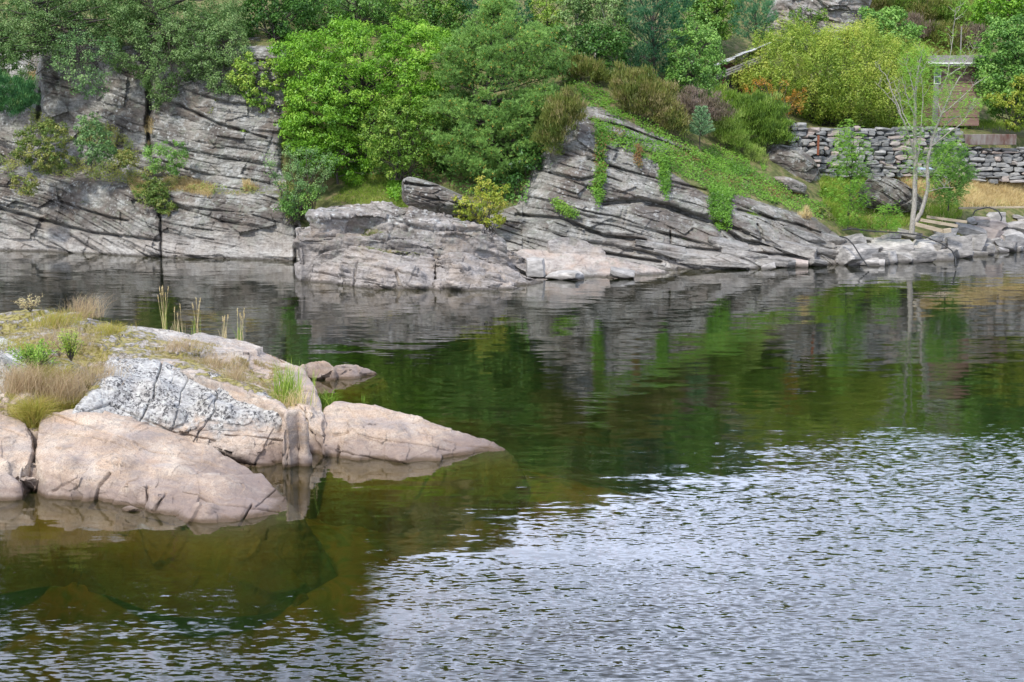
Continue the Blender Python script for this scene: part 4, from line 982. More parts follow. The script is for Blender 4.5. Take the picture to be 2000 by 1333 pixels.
# the big pine, built up of separate boughs
def big_pine():
    r = np.random.default_rng(77)
    Y0 = 80.5
    foot = P(985, 355, Y0)
    th = thing('pine_tree', foot, 'tall broad green pine in the middle of the bank', 'tree')
    tr = np.array([P(x, y, Y0 + dy) for x, y, dy in ((985, 355, 0), (962, 290, 0), (958, 230, .1), (952, 160, .2), (958, 90, .2), (966, 14, .3))])
    s = np.linspace(0, 5, 26); tr = np.stack([np.interp(s, np.arange(6), tr[:, i]) for i in range(3)], 1)
    wb = Buf(); tube(wb, tr, np.linspace(.2, .03, 26), 8)
    bb = Buf(); C = []; D = []
    def halfw(py):      # width of the crown by photo row, right and left
        return (np.interp(py, [0, 30, 70, 110, 150, 220, 290, 330, 365], [3, 30, 84, 138, 155, 158, 140, 128, 70]),
                np.interp(py, [0, 30, 70, 110, 150, 220, 290, 330, 365], [3, 26, 50, 78, 100, 120, 140, 130, 60]))
    for lev in np.arange(0, 27):
        z = lev / 26; py = 10 + 345 * z
        nbr = 9 if z > .2 else 6
        for k in range(nbr):
            a = r.uniform(0, 2 * np.pi); hr, hl = halfw(py)
            rad = (hr if math.cos(a) > 0 else hl) / FPX * Y0 * r.uniform(.72, 1.05)
            depth = min(rad, 3.3)
            j = np.argmin(abs(proj(tr)[1] - py)); o0 = tr[j]
            tip = o0 + np.array([math.cos(a) * rad, math.sin(a) * depth, (.22 if z < .5 else .02) * rad + r.normal(0, .1) + .25])
            path = bend(o0 - [0, 0, .25], tip, 7, -.05, .1, r)
            tube(bb, path, np.linspace(.05 * (0.4 + z), .01, 7), 4)
            L = np.linalg.norm(tip - o0); n = int(5 + L * 9)
            tt = r.uniform(.35, 1.05, n) ** .8
            pt = np.stack([np.interp(tt, np.linspace(0, 1, 7), path[:, i]) for i in range(3)], 1)
            sw = r.normal(0, .12 + .16 * L * (1.15 - np.clip(tt, 0, 1))[:, None] * .8, (n, 3)) * [1, 1, .35]
            C.append(pt + sw + [0, 0, .05]); dd = (tip - o0) / L
            D.append(np.broadcast_to(dd, (n, 3)))
    C = np.concatenate(C); D = np.concatenate(D)
    v, f, a = wb.get(); pmesh('trunk', v, f, M['bark'], th)
    v, f, a = bb.get(); pmesh('branches', v, f, M['bark'], th)
    fb = Buf(); nt_ = 5; ci = np.repeat(np.arange(len(C)), nt_)
    tf = C[ci] + r.normal(0, .13, (len(ci), 3)) * [1, 1, .6]
    td = D[ci] * .5 + [0, 0, .7] + r.normal(0, .35, (len(ci), 3))
    tv = np.clip(.38 + .15 * vn(C * .8, 3)[ci] + r.normal(0, .1, len(ci)), 0, .72)
    ti = np.repeat(np.arange(len(tf)), 12)
    d = td[ti] / np.linalg.norm(td[ti], axis=1)[:, None] + r.normal(0, .5, (len(ti), 3))
    blades(fb, tf[ti], d, .16 * r.uniform(.7, 1.2, len(ti)), .03, r, tv[ti])
    pk = np.where(r.uniform(0, 1, len(tf)) < .08)[0]; ti = np.repeat(pk, 5)
    blades(fb, tf[ti], r.normal(0, 1, (len(ti), 3)), .09, .035, r, np.full(len(ti), 1.0))
    v, f, a = fb.get(); pmesh('foliage', v, f, LM['pine'], th, attrs=a, shade=False)
big_pine()
PL('yellow_shrub', 'yellow-leaved sapling on the low rocks in front of the pine', 'shrub', [(880, 385), (925, 370), (935, 335), (955, 340), (960, 370), (1000, 365), (975, 385), (995, 400), (960, 410), (1000, 432), (955, 445), (925, 430), (895, 425)], 74.8, (955, 455, 75), L_['yellow'], dens=.75, thick=.7, cr=.2, lf=(.12, .075), per=24, seed=13, stems=8, nb=18, trunk_r=.035, holes=.25, vshift=.15)
PL('creeper', 'low lime creeper on the rock left of the yellow sapling', 'creeper', [(850, 425), (885, 430), (930, 440), (940, 452), (900, 448), (860, 438)], 74.2, (900, 446, 74.5), L_['yellow'], dens=.7, thick=.25, cr=.14, lf=(.1, .08), per=20, seed=14, stems=4, nb=6, trunk_r=.02, vshift=-.1)
PL('heather_shrub', 'dark olive heather beside the top left corner of the right cliff', 'shrub', [(1058, 205), (1100, 185), (1140, 200), (1140, 225), (1110, 245), (1090, 280), (1060, 290), (1045, 250)], 77, (1090, 262), L_['heather'], 'sprig', dens=1.2, thick=1.0, cr=.28, lf=(.2, .045), per=70, seed=15, stems=10, nb=12, trunk_r=.03, vshift=-.15)
PL('heather_shrub', 'upright green-brown heather hump above the ivy slope, right of the pine', 'shrub', [(1065, 125), (1080, 105), (1120, 105), (1170, 130), (1200, 150), (1190, 165), (1140, 155), (1075, 140)], 83.5, (1130, 158), L_['heather'], 'sprig', dens=1.3, thick=1.0, cr=.28, lf=(.26, .045), per=80, seed=16, stems=8, nb=8, trunk_r=.03, vshift=-.1)
PL('heather_shrub', 'big brown heather mound in the middle of the slope', 'shrub', [(1190, 160), (1215, 140), (1260, 145), (1300, 165), (1320, 190), (1340, 225), (1330, 255), (1290, 250), (1230, 215), (1195, 190)], 81.5, (1270, 240), L_['heather'], 'sprig', dens=1.2, thick=1.3, cr=.3, lf=(.2, .045), per=80, seed=17, stems=12, nb=20, trunk_r=.03, vshift=.12)
PL('heather_shrub', 'pinkish flowering heather between the brown mound and the green heath', 'shrub', [(1320, 185), (1350, 178), (1390, 195), (1430, 215), (1430, 240), (1400, 235), (1345, 240), (1325, 215)], 83.5, (1370, 240), L_['pinkheath'], 'sprig', dens=1.1, thick=.9, cr=.28, lf=(.18, .045), per=70, seed=18, stems=10, nb=12, trunk_r=.03, vshift=-.15)
PL('heath_shrub', 'rounded dark green heath mound left of the stone wall', 'shrub', [(1430, 200), (1470, 192), (1520, 205), (1543, 235), (1540, 270), (1500, 290), (1450, 285), (1420, 250)], 86, (1480, 290), L_['heathgreen'], 'sprig', dens=1.4, thick=1.4, cr=.3, lf=(.2, .045), per=85, seed=19, stems=10, nb=8, trunk_r=.03, vshift=-.08)
PL('heath_shrub', 'smaller green heath mound beside the young pine', 'shrub', [(1392, 240), (1420, 220), (1450, 235), (1462, 275), (1440, 295), (1405, 290)], 84, (1425, 292), L_['heathgreen'], 'sprig', dens=1.3, thick=.9, cr=.26, lf=(.18, .028), per=70, seed=20, stems=8, nb=6, trunk_r=.03, vshift=.0)
PL('heath_shrub', 'low green heath tuft under the rounded heath mound', 'shrub', [(1440, 300), (1470, 285), (1495, 300), (1490, 318), (1455, 318)], 84, (1470, 315), L_['heathgreen'], 'sprig', dens=1.2, thick=.5, cr=.22, lf=(.16, .028), per=60, seed=21, stems=5, nb=4, trunk_r=.02, vshift=.3)
PL('heath_shrub', 'bright green grassy heath in front of the old hut', 'shrub', [(1370, 195), (1400, 180), (1440, 185), (1450, 200), (1420, 212), (1380, 212)], 86.5, (1410, 212), L_['grass'], 'sprig', dens=1.2, thick=.7, cr=.25, lf=(.25, .045), per=60, seed=22, stems=5, nb=4, trunk_r=.02, vshift=-.1)
PL('yellowing_tree', 'yellowing slender tree behind the pine top', 'tree', [(1035, -20), (1060, -35), (1095, -25), (1105, 30), (1095, 75), (1080, 100), (1045, 90), (1035, 40)], 92, (1075, 112), L_['lime'], dens=.9, thick=1.1, cr=.3, lf=(.14, .09), per=36, seed=23, trunk_r=.06, nb=26, vshift=.1)
PL('birch_tree', 'slender birch with a straight pale trunk above the heather', 'tree', [(1095, -40), (1150, -45), (1165, 0), (1150, 60), (1160, 100), (1130, 100), (1095, 95), (1090, 40)], 90.5, (1125, 115), L_['birch'], dens=1.1, thick=1.2, cr=.3, lf=(.13, .09), per=44, seed=24, trunk=[(1125, 60), (1128, 0), (1128, -40)], trunk_r=.09, bark='palebark', nb=34, holes=.3, vshift=.2)
PL('birch_tree', 'bushy pale birch to the right of the straight trunk', 'tree', [(1150, -30), (1215, -35), (1225, 20), (1225, 60), (1200, 110), (1160, 105), (1145, 60)], 90, (1160, 122), L_['birch'], dens=1.3, thick=1.2, cr=.3, lf=(.13, .09), per=44, seed=25, trunk=[(1170, 70), (1180, 0), (1185, -30)], trunk_r=.06, bark='palebark', nb=34, holes=.2, vshift=.22)
PL('pine_tree', 'dense blue-green pine right of the birches', 'tree', [(1215, -40), (1350, -45), (1345, 20), (1330, 60), (1320, 100), (1300, 140), (1240, 140), (1215, 110), (1225, 60), (1212, 20)], 90.5, (1275, 150), L_['bluepine'], 'pine', dens=1.3, thick=2.0, cr=.34, lf=(.2, .024), per=60, seed=26, trunk_r=.14, nb=40)
PL('pine_tree', 'dark pine crown standing behind the top of the big pine', 'tree', [(900, -30), (1035, -30), (1040, 40), (1020, 80), (930, 60), (900, 40)], 95, (980, 120), L_['bluepine'], 'pine', dens=1.2, thick=1.8, cr=.4, lf=(.24, .03), per=50, seed=27, trunk_r=.12, nb=20, vshift=-.2)
PL('alder_tree', 'green broadleaf tree hanging over the old hut', 'tree', [(1318, 60), (1370, 30), (1400, 60), (1408, 95), (1425, 125), (1405, 150), (1400, 170), (1395, 188), (1340, 180), (1300, 160), (1305, 110)], 88, (1350, 190), L_['mid'], dens=1.0, thick=1.5, cr=.32, lf=(.14, .09), per=40, seed=28, trunk_r=.09, nb=30, vshift=.1)
PL('alder_tree', 'light green tree above the old hut', 'tree', [(1350, -40), (1440, -40), (1450, 10), (1440, 60), (1400, 80), (1370, 50), (1345, 10)], 95, (1400, 110), L_['lime'], dens=.9, thick=1.5, cr=.34, lf=(.15, .1), per=36, seed=29, trunk_r=.09, nb=26, vshift=-.15)
PL('spruce_tree', 'young silvery blue spruce left of the willow thicket', 'tree', [(1440, 0), (1475, -25), (1505, 0), (1512, 30), (1520, 60), (1490, 80), (1440, 75), (1432, 40)], 93.5, (1480, 110), L_['bluepine'], 'pine', dens=.9, thick=1.0, cr=.26, lf=(.2, .025), per=50, seed=30, trunk_r=.06, nb=26, vshift=.35)
PL('willow_thicket', 'wide yellow-green willow thicket growing along the stone wall', 'shrub', [(1432, 160), (1440, 120), (1470, 90), (1490, 60), (1540, 55), (1600, 55), (1640, 45), (1680, 55), (1740, 75), (1790, 105), (1815, 160), (1800, 220), (1770, 250), (1700, 250), (1640, 240), (1560, 235), (1500, 215), (1450, 195)], 92.5, (1620, 246, 92.5), L_['willow'], dens=1.35, thick=2.6, cr=.34, lf=(.17, .05), per=60, seed=31, stems=26, nb=70, trunk_r=.05, bark='bark', zflat=1.9, vshift=-.02, hgrad=.25, rough=1.4)
PL('willow_bush', 'orange-leaved willow shoots at the left foot of the thicket', 'shrub', [(1450, 175), (1470, 150), (1510, 155), (1550, 165), (1580, 180), (1570, 215), (1520, 225), (1470, 205)], 89.9, (1510, 236, 90.2), L_['orange'], dens=.5, thick=.5, cr=.26, lf=(.14, .045), per=34, seed=32, stems=16, nb=30, trunk_r=.03, zflat=1.3, holes=.3, vshift=-.1)
PL('young_tree', 'fresh green sapling rising behind the willow thicket', 'tree', [(1688, 60), (1690, 20), (1715, 25), (1740, 20), (1780, 35), (1800, 60), (1790, 100), (1740, 90), (1700, 80)], 97, (1745, 130, 97), L_['mid'], dens=.85, thick=1.2, cr=.28, lf=(.17, .12), per=34, seed=33, trunk_r=.05, nb=26, vshift=.25, holes=.1)
PL('broadleaf_tree', 'dense green tree right of the brown shed', 'tree', [(1905, 130), (1910, 90), (1935, 50), (1980, 25), (2060, 20), (2100, 100), (2080, 220), (2000, 235), (1930, 225), (1915, 190)], 95.5, (1990, 240, 95.5), L_['mid'], dens=1.2, thick=2.2, cr=.36, lf=(.17, .12), per=42, seed=34, trunk_r=.15, nb=40, vshift=0)
PL('broadleaf_tree', 'light green tree in the top right corner', 'tree', [(1895, 10), (1905, -40), (2060, -50), (2080, 30), (2000, 45), (1940, 50), (1905, 35)], 101, (1980, 80, 101), L_['bright'], dens=1.0, thick=1.8, cr=.36, lf=(.17, .12), per=38, seed=35, trunk_r=.12, nb=24, vshift=-.15)
PL('yellow_shrub', 'yellow-green shrub at the right edge above the wall', 'shrub', [(1915, 190), (1950, 185), (1970, 170), (1990, 145), (2050, 160), (2060, 230), (2000, 248), (1970, 245), (1960, 215), (1925, 205)], 93, (1975, 255, 93), L_['yellow'], dens=.7, thick=.9, cr=.24, lf=(.13, .07), per=32, seed=36, stems=10, nb=22, trunk_r=.04, holes=.2, vshift=-.12)
PL('broadleaf_tree', 'green tree at the top centre above the bright tree', 'tree', [(600, -40), (780, -50), (800, 0), (770, 40), (700, 40), (620, 45), (600, 10)], 98, (700, 80), L_['mid'], dens=.9, thick=1.8, cr=.4, lf=(.18, .1), per=34, seed=37, trunk_r=.12, nb=24)
PL('broadleaf_tree', 'paler tree at the top, left of the big pine', 'tree', [(760, -40), (900, -50), (915, 0), (905, 60), (850, 60), (780, 50)], 96, (850, 90), L_['lime'], dens=.8, thick=1.8, cr=.4, lf=(.16, .1), per=34, seed=38, trunk_r=.12, nb=24, vshift=-.25)
for i_, (pl_, y_, mt_, lb_) in enumerate((
    ([(1045, 60), (1120, 50), (1215, 60), (1225, 140), (1150, 128), (1050, 115)], 95, 'dark', 'dark shrubbery behind the straight birch trunk'),
    ([(1300, -40), (1400, -50), (1420, 40), (1400, 110), (1310, 100)], 98, 'mid', 'green shrubbery between the dense blue-green pine and the light green tree'),
    ([(540, -40), (640, -40), (660, 50), (560, 70)], 99, 'mid', 'green shrubbery at the top, right of the dark ivy-leaved shrub'),
    ([(640, 0), (780, -20), (790, 50), (660, 60)], 101, 'birch', 'greyish shrubbery at the top centre behind the bright green tree'),
    ([(780, 10), (920, 0), (930, 100), (850, 90)], 98, 'mid', 'green shrubbery just left of the top of the big pine'),
    ([(1520, -30), (1640, -40), (1640, 5), (1580, 20), (1530, 15)], 104, 'birch', 'pale shrubbery along the top of the grey rock slope'),
    ([(-80, 10), (120, -10), (260, 0), (480, 20), (470, 80), (250, 88), (90, 100), (-80, 140)], 93, 'birch', 'greyish shrubbery filling the top of the left cliff behind the birches'),
    ([(1010, 300), (1045, 270), (1075, 300), (1040, 370), (1000, 390), (960, 360)], 78.5, 'dark', 'dark shrub tucked between the big pine and the right cliff'),
    ([(860, 210), (900, 180), (930, 260), (900, 330), (850, 330)], 82.5, 'dark', 'dark shrub showing through between the lime bush and the big pine'))):
    PL('shrub', lb_, 'shrub', pl_, y_, (sum(p[0] for p in pl_) / len(pl_), max(p[1] for p in pl_) - 4, y_), L_[mt_], dens=1.1, thick=1.3, cr=.42, lf=(.17, .11), per=34, seed=80 + i_, stems=8, nb=8, trunk_r=.04, vshift=-.05)
for i_, (x, y, w_, h_, m_, lb_) in enumerate(((1665, 45, 40, 28, 'heather', 'brown heather clump above the willow thicket, next to the grey rock slope'), (1700, 5, 50, 28, 'heather', 'heather clump at the very top, right of the grey rock slope'), (1760, 0, 45, 25, 'heathgreen', 'green heath clump at the top above the fresh green sapling'),
        (1815, 20, 45, 28, 'heather', 'brown heather clump on the hillside above the shed, left one'), (1870, 30, 45, 30, 'heathgreen', 'green heath clump on the hillside above the shed'), (1840, 70, 45, 26, 'heather', 'brown heather clump just above the shed roof'), (1900, 75, 35, 26, 'pinkheath', 'pinkish heather beside the thin pale pole'), (1790, 60, 30, 24, 'pinkheath', 'pinkish heather behind the fresh green sapling'))):
    PL('heather_shrub', lb_, 'shrub', ell(x, y, w_, h_, 10, seed=i_), 110, (x, y + h_), L_[m_], 'sprig', dens=1.0, thick=1.0, cr=.34, lf=(.24, .05), per=60, seed=120 + i_, stems=6, nb=6, trunk_r=.03)
PL('rowan_sapling', 'green sprays of leaves in front of the grey rock slope', 'sapling', [(1540, 30), (1580, 15), (1620, 30), (1610, 60), (1560, 55)], 99, (1580, 75), L_['lime'], dens=.7, thick=.7, cr=.28, lf=(.15, .08), per=26, seed=130, trunk_r=.03, nb=14, holes=.2, vshift=-.15)
PL('green_bush', 'green bush at the foot of the grey tree, left of the timbers', 'shrub', [(1700, 440), (1715, 405), (1745, 400), (1765, 430), (1750, 448)], 78.5, (1735, 450), L_['ash'], 'ash', dens=.8, thick=.5, cr=.22, lf=(.09, .026), per=9, seed=131, stems=5, nb=6, trunk_r=.02, vshift=-.1)
# ---- plants of the left rock wall
PL('bilberry_bush', 'reddish-green bush on the ledge at the far left of the rock wall', 'shrub', [(25, 290), (60, 245), (110, 225), (135, 260), (130, 310), (95, 335), (50, 330)], 83.0, (80, 335), L_['bracken'], dens=1.0, thick=.7, cr=.24, lf=(.11, .07), per=40, seed=40, stems=12, nb=20, trunk_r=.02, holes=.35, rough=1.6, vshift=-.1)
PL('green_bush', 'blue-green leafy bush on the left ledge next to the reddish bush', 'shrub', [(135, 270), (160, 230), (200, 240), (225, 270), (220, 310), (170, 320)], 82.7, (180, 325), L_['grey'], dens=.85, thick=.6, cr=.22, lf=(.11, .09), per=30, seed=41, stems=10, nb=16, trunk_r=.02, holes=.4, rough=1.6)
PL('bilberry_bush', 'small olive bush at the right end of the left ledge', 'shrub', [(225, 300), (245, 280), (268, 300), (265, 325), (235, 325)], 82.5, (248, 328), L_['bracken'], dens=1.3, thick=.4, cr=.2, lf=(.11, .07), per=30, seed=42, stems=6, nb=8, trunk_r=.02)
PL('green_bush', 'fresh green bush growing beside the deep crack', 'shrub', [(285, 300), (300, 272), (330, 275), (358, 290), (360, 325), (330, 345), (290, 335)], 82.3, (322, 345), L_['mid'], dens=.9, thick=.6, cr=.22, lf=(.1, .055), per=36, seed=43, stems=10, nb=14, trunk_r=.02, rough=1.5, vshift=.12)
PL('bilberry_bush', 'trailing bush hanging below the ledge over the lower crack', 'shrub', [(268, 370), (290, 340), (310, 350), (330, 385), (345, 410), (320, 415), (290, 405)], 81.6, (292, 350), L_['bracken'], dens=1.3, thick=.45, cr=.2, lf=(.11, .07), per=32, seed=44, stems=8, nb=14, trunk_r=.02, rough=1.6, holes=.3, vshift=-.15)
PL('bilberry_bush', 'sparse low bush hanging below the reddish bush', 'shrub', [(20, 345), (60, 335), (80, 360), (60, 385), (25, 375)], 82.1, (50, 340), L_['bracken'], dens=1.0, thick=.4, cr=.2, lf=(.11, .07), per=26, seed=45, stems=6, nb=8, trunk_r=.02, holes=.2)
PL('juniper_shrub', 'dark prostrate juniper at the left edge of the rock wall', 'shrub', [(-60, 200), (-20, 155), (35, 148), (70, 165), (75, 200), (40, 215), (0, 222), (-60, 240)], 84.0, (10, 215), L_['juniper'], 'sprig', dens=1.6, thick=.7, cr=.24, lf=(.14, .03), per=90, seed=46, stems=6, nb=6, trunk_r=.03)
PL('green_bush', 'green leaves hanging at the left edge above the juniper', 'shrub', [(-60, 60), (10, 70), (35, 90), (30, 130), (5, 150), (-60, 150)], 87.5, (0, 150), L_['mid'], dens=.9, thick=.8, cr=.28, lf=(.14, .09), per=34, seed=47, stems=8, nb=10, trunk_r=.03)
# ---- young pine, saplings
def small_pine():
    foot = P(1366, 302, 81.5); top = P(1370, 214, 81.6); r = np.random.default_rng(3)
    th = thing('young_pine', foot, 'tiny young pine with a bare thin stem on the ivy slope', 'tree')
    wb = Buf(); pth = bend(foot, top, 6, 0, .03, r); tube(wb, pth, np.linspace(.04, .012, 6), 6)
    bb = Buf(); fb = Buf()
    for lv, hh in enumerate(np.linspace(.42, .97, 7)):
        for k in range(6):
            a = k * 1.05 + lv * .5; L = .85 * (1.12 - hh) + .12
            o0 = foot + (top - foot) * hh; tip = o0 + np.array([math.cos(a) * L, math.sin(a) * L, .32 * L + .1])
            tube(bb, [o0, (o0 + tip) / 2, tip], [.014, .01, .006], 4)
            n = int(420 * L + 40); t = r.uniform(.2, 1, n)[:, None]; B = o0 + (tip - o0) * t
            d = (tip - o0) / L * .9 + r.normal(0, .55, (n, 3)); blades(fb, B, d, .14, .03, r, np.clip(r.normal(.5, .2, n), 0, .9))
    n = 120; B = top - (top - foot) * r.uniform(0, .18, n)[:, None]; blades(fb, B, np.array([0, 0, 1.]) + r.normal(0, .5, (n, 3)), .13, .02, r, np.full(n, .5))
    v, f, a = wb.get(); pmesh('trunk', v, f, M['bark'], th)
    v, f, a = bb.get(); pmesh('branches', v, f, M['bark'], th)
    v, f, a = fb.get(); pmesh('foliage', v, f, leaf_mat('young_pine_needles', [(.14, .28, .12), (.24, .42, .2), (.34, .52, .28), (.38, .55, .3)], .2), th, attrs=a, shade=False)
small_pine()
PL('ash_sapling', 'feathery light green sapling in front of the stone wall', 'sapling', [(1640, 260), (1662, 236), (1680, 265), (1705, 310), (1700, 345), (1670, 355), (1640, 345), (1625, 320)], 82, (1662, 400), L_['ash'], 'ash', dens=.8, thick=.8, cr=.28, lf=(.1, .028), per=9, seed=50, trunk_r=.03, nb=14)
PL('ash_sapling', 'pale green bushy sapling just above the shore stones', 'sapling', [(1625, 380), (1640, 350), (1680, 345), (1700, 380), (1690, 430), (1650, 440), (1630, 420)], 80, (1655, 448), L_['ash'], 'ash', dens=.8, thick=.7, cr=.28, lf=(.1, .028), per=9, seed=51, trunk_r=.03, nb=12, vshift=-.1)
PL('ash_sapling', 'dark green leafy sapling right of the grey tree', 'sapling', [(1825, 300), (1850, 270), (1880, 285), (1895, 340), (1885, 370), (1865, 390), (1835, 385), (1820, 345)], 83, (1852, 412), L_['mid'], 'ash', dens=1.0, thick=.8, cr=.26, lf=(.11, .04), per=10, seed=52, trunk_r=.04, nb=14, vshift=.15)

# ---- the forked grey tree with bare crown branches
def grey_tree():
    r = np.random.default_rng(9); Yt_ = 79.5
    foot = P(1782, 455, Yt_)
    th = thing('ash_tree', foot, 'forked pale grey tree with bare white twigs and thin green leaves', 'tree')
    wb = Buf(); bb = Buf(); fb = Buf(); tips = []
    def limb(buf, pts, r0, r1, sides=6):
        p = np.array([P(x, y, Yt_ + d) for x, y, d in pts]); s = np.linspace(0, len(p) - 1, 5 * len(p))
        q = np.stack([np.interp(s, np.arange(len(p)), p[:, i]) for i in range(3)], 1)
        q = q + r.normal(0, .012, q.shape)
        tube(buf, q, np.linspace(r0, r1, len(q)), sides); return q
    a = limb(wb, [(1780, 458, 0), (1786, 400, 0), (1788, 330, .1), (1787, 260, .1), (1787, 190, .1), (1793, 140, .2), (1800, 105, .2)], .15, .03, 8)
    b = limb(wb, [(1783, 440, 0), (1800, 415, -.1), (1812, 370, -.2), (1812, 310, -.3), (1822, 270, -.4), (1838, 225, -.5), (1858, 180, -.5), (1875, 150, -.6)], .12, .025, 8)
    main = [limb(bb, p, .045, .008, 5) for p in (
        [(1787, 300, 0), (1770, 250, -.5), (1750, 205, -.8), (1728, 180, -1), (1708, 160, -1.1)],
        [(1770, 250, -.5), (1755, 210, -.3), (1742, 180, -.3), (1733, 150, -.3), (1712, 130, -.2)],
        [(1787, 265, 0), (1765, 225, .4), (1757, 190, .6), (1745, 158, .7)],
        [(1787, 230, 0), (1775, 200, -.4), (1765, 165, -.6), (1760, 150, -.6)],
        [(1787, 190, 0), (1778, 150, .2), (1770, 125, .3)], [(1790, 170, 0), (1800, 140, -.4), (1812, 118, -.6)],
        [(1815, 290, -.3), (1850, 262, -.9), (1880, 240, -1.2), (1895, 215, -1.2), (1903, 190, -1.2)],
        [(1822, 270, -.4), (1860, 232, .3), (1890, 222, .7), (1906, 207, .9)],
        [(1838, 225, -.5), (1830, 190, -.3), (1850, 150, 0), (1858, 100, .1), (1862, 60, .2), (1868, 15, .2)],
        [(1812, 375, -.2), (1835, 368, -.7), (1862, 366, -1.0)], [(1805, 340, 0), (1830, 330, .4), (1850, 300, .8)],
        [(1787, 340, 0), (1795, 290, -.6), (1800, 240, -.8), (1803, 190, -.8), (1800, 150, -.8)],
        [(1850, 150, 0), (1880, 130, .2), (1905, 90, .2)], [(1838, 225, -.5), (1880, 190, -1), (1908, 160, -1.1)])]
    for q in main + [a[16:], b[20:]]:
        for _ in range(9):
            i = r.integers(len(q) // 3, len(q)); L = r.uniform(.3, .8)
            dv = np.array([r.normal(0, .5), r.normal(0, .4), r.uniform(.3, 1.0)]); dv /= np.linalg.norm(dv)
            e = q[i] + dv * L; tube(bb, bend(q[i], e, 4, -.03, .1, r), [.014, .011, .008, .005], 4); tips.append(e)
            if r.uniform() < .6:
                e2 = q[i] + dv * L * .5 + np.array([r.normal(0, .2), r.normal(0, .2), .25]); tube(bb, [q[i] + dv * L * .5, e2], [.008, .004], 3)
    tips = np.array(tips); tx, ty = proj(tips)
    C = tips[(tx > 1760) & (r.uniform(0, 1, len(tx)) < .8)]
    ex = P(r.uniform(1765, 1885, 120), r.uniform(110, 340, 120), Yt_ + r.normal(0, .8, 120)); C = np.concatenate([C, ex])
    ci = np.repeat(np.arange(len(C)), 13); B0 = C[ci] + r.normal(0, .24, (len(ci), 3))
    d = r.normal(0, 1, (len(ci), 3)) * [1, 1, .4]; d /= np.linalg.norm(d, axis=1)[:, None]
    var = np.clip(r.normal(.6, .2, len(ci)), 0, 1)
    for s_ in np.linspace(.15, 1, 5):
        pc = B0 + d * .25 * s_; pc[:, 2] -= .1 * s_ ** 2; sd_ = np.cross(d, [0, 0, 1.]); sd_ /= np.linalg.norm(sd_, axis=1)[:, None] + 1e-6
        for sg in (-1, 1): blades(fb, pc, d * .5 + sd_ * sg, .085, .024, r, var)
    v, f, _ = wb.get(); pmesh('trunk', v, f, M['palebark'], th)
    v, f, _ = bb.get(); pmesh('branches', v, f, M['palebark'], th)
    v, f, at = fb.get(); pmesh('foliage', v, f, LM['ash'], th, attrs=at, shade=False)
grey_tree()

# ------------------------------------------------------------------ creeping cover on the bank
def cover(name, label, cat, polys, mat, n, lf=(.09, .08), off=(.02, .16), seed=0, style='leaf', hgt=.3, width=.02, kind=None, vs=0.0, patch=0.0, curve=.3):
    r = np.random.default_rng(3000 + seed); fb = Buf()
    for poly in polys:
        poly = np.asarray(poly, float); lo, hi = poly.min(0), poly.max(0)
        area = 0.5 * abs(np.dot(poly[:, 0], np.roll(poly[:, 1], 1)) - np.dot(poly[:, 1], np.roll(poly[:, 0], 1)))
        m_ = int(n * area); q = np.zeros((0, 2))
        while len(q) < m_:
            c = r.uniform(lo, hi, (m_ * 2 + 20, 2)); q = np.concatenate([q, c[inpoly(c[:, 0], c[:, 1], poly)]])
        q = q[:m_] + r.normal(0, 2.0, (m_, 2))
        if name == 'ivy_tail': q[:, 0] += 5 * vn(np.stack([q[:, 1] * .07, q[:, 1] * 0 + seed, q[:, 1] * 0], -1), 2) + r.normal(0, 2.5, len(q))
        B = T(q[:, 0], q[:, 1], 0.0)
        if patch:
            k = vn(B * 1.3, seed + 2) > patch - 1; B = B[k]; q = q[k]
        var = np.clip(.5 + vs + .3 * vn(B * 1.1, seed) + r.normal(0, .15, len(B)), 0, 1)
        if style == 'leaf':
            offk = 1 + 1.6 * smooth(.0, .5, vn(B * .9, 12 + seed)) if name == 'ivy' else 1.0
            B[:, 1] -= r.uniform(off[0], off[1], len(B)) * offk; B[:, 2] += r.uniform(0, off[1] * .8, len(B)) * offk
            leaves(fb, B, np.tile([0, -.8, .5], (len(B), 1)), lf[0], lf[1], r, var=var, rnd=.45, droop=.3)
        else:
            B[:, 1] -= .02
            d = np.array([0, -.15, 1.0]) + r.normal(0, .28, (len(B), 3)); blades(fb, B - [0, 0, .03], d, hgt * r.uniform(.5, 1.2, len(B)), width, r, var, curve=curve)
    v, f, a = fb.get()
    loc = np.array([v[:, 0].mean(), v[:, 1].mean(), v[:, 2].min()])
    o = mesh(name, v, f, mat, attrs=a, shade=False, loc=loc)
    return tag(o, label, cat, kind=kind)
cover('ivy', 'green ivy carpet spreading over the ridge and slope of the right cliff', 'ivy', [
    [(1090, 150), (1130, 160), (1180, 180), (1230, 225), (1290, 255), (1345, 280), (1360, 290), (1300, 275), (1230, 245), (1170, 215), (1140, 205), (1110, 190)],
    [(1150, 235), (1200, 240), (1260, 270), (1330, 290), (1380, 300), (1440, 320), (1500, 350), (1560, 390), (1610, 400), (1615, 430), (1570, 420), (1520, 400), (1460, 385), (1400, 380), (1330, 345), (1290, 325), (1230, 300), (1180, 280)],
    [(1350, 300), (1400, 285), (1470, 310), (1500, 330), (1440, 345), (1380, 330)]], L_['ivy'], .40, seed=1, kind='stuff', patch=.42)
cover('ivy', 'reddish trailing leaves mixed into the ivy carpet of the right cliff', 'ivy', [
    [(1150, 230), (1200, 240), (1230, 275), (1190, 280)], [(1290, 275), (1350, 290), (1400, 320), (1340, 320)], [(1460, 340), (1560, 385), (1600, 405), (1540, 400), (1470, 370)], [(1370, 330), (1450, 350), (1440, 375), (1390, 360)], [(1162, 260), (1186, 255), (1180, 380), (1166, 405), (1158, 360)]], L_['ivyred'], .22, seed=2, kind='stuff', patch=.5)
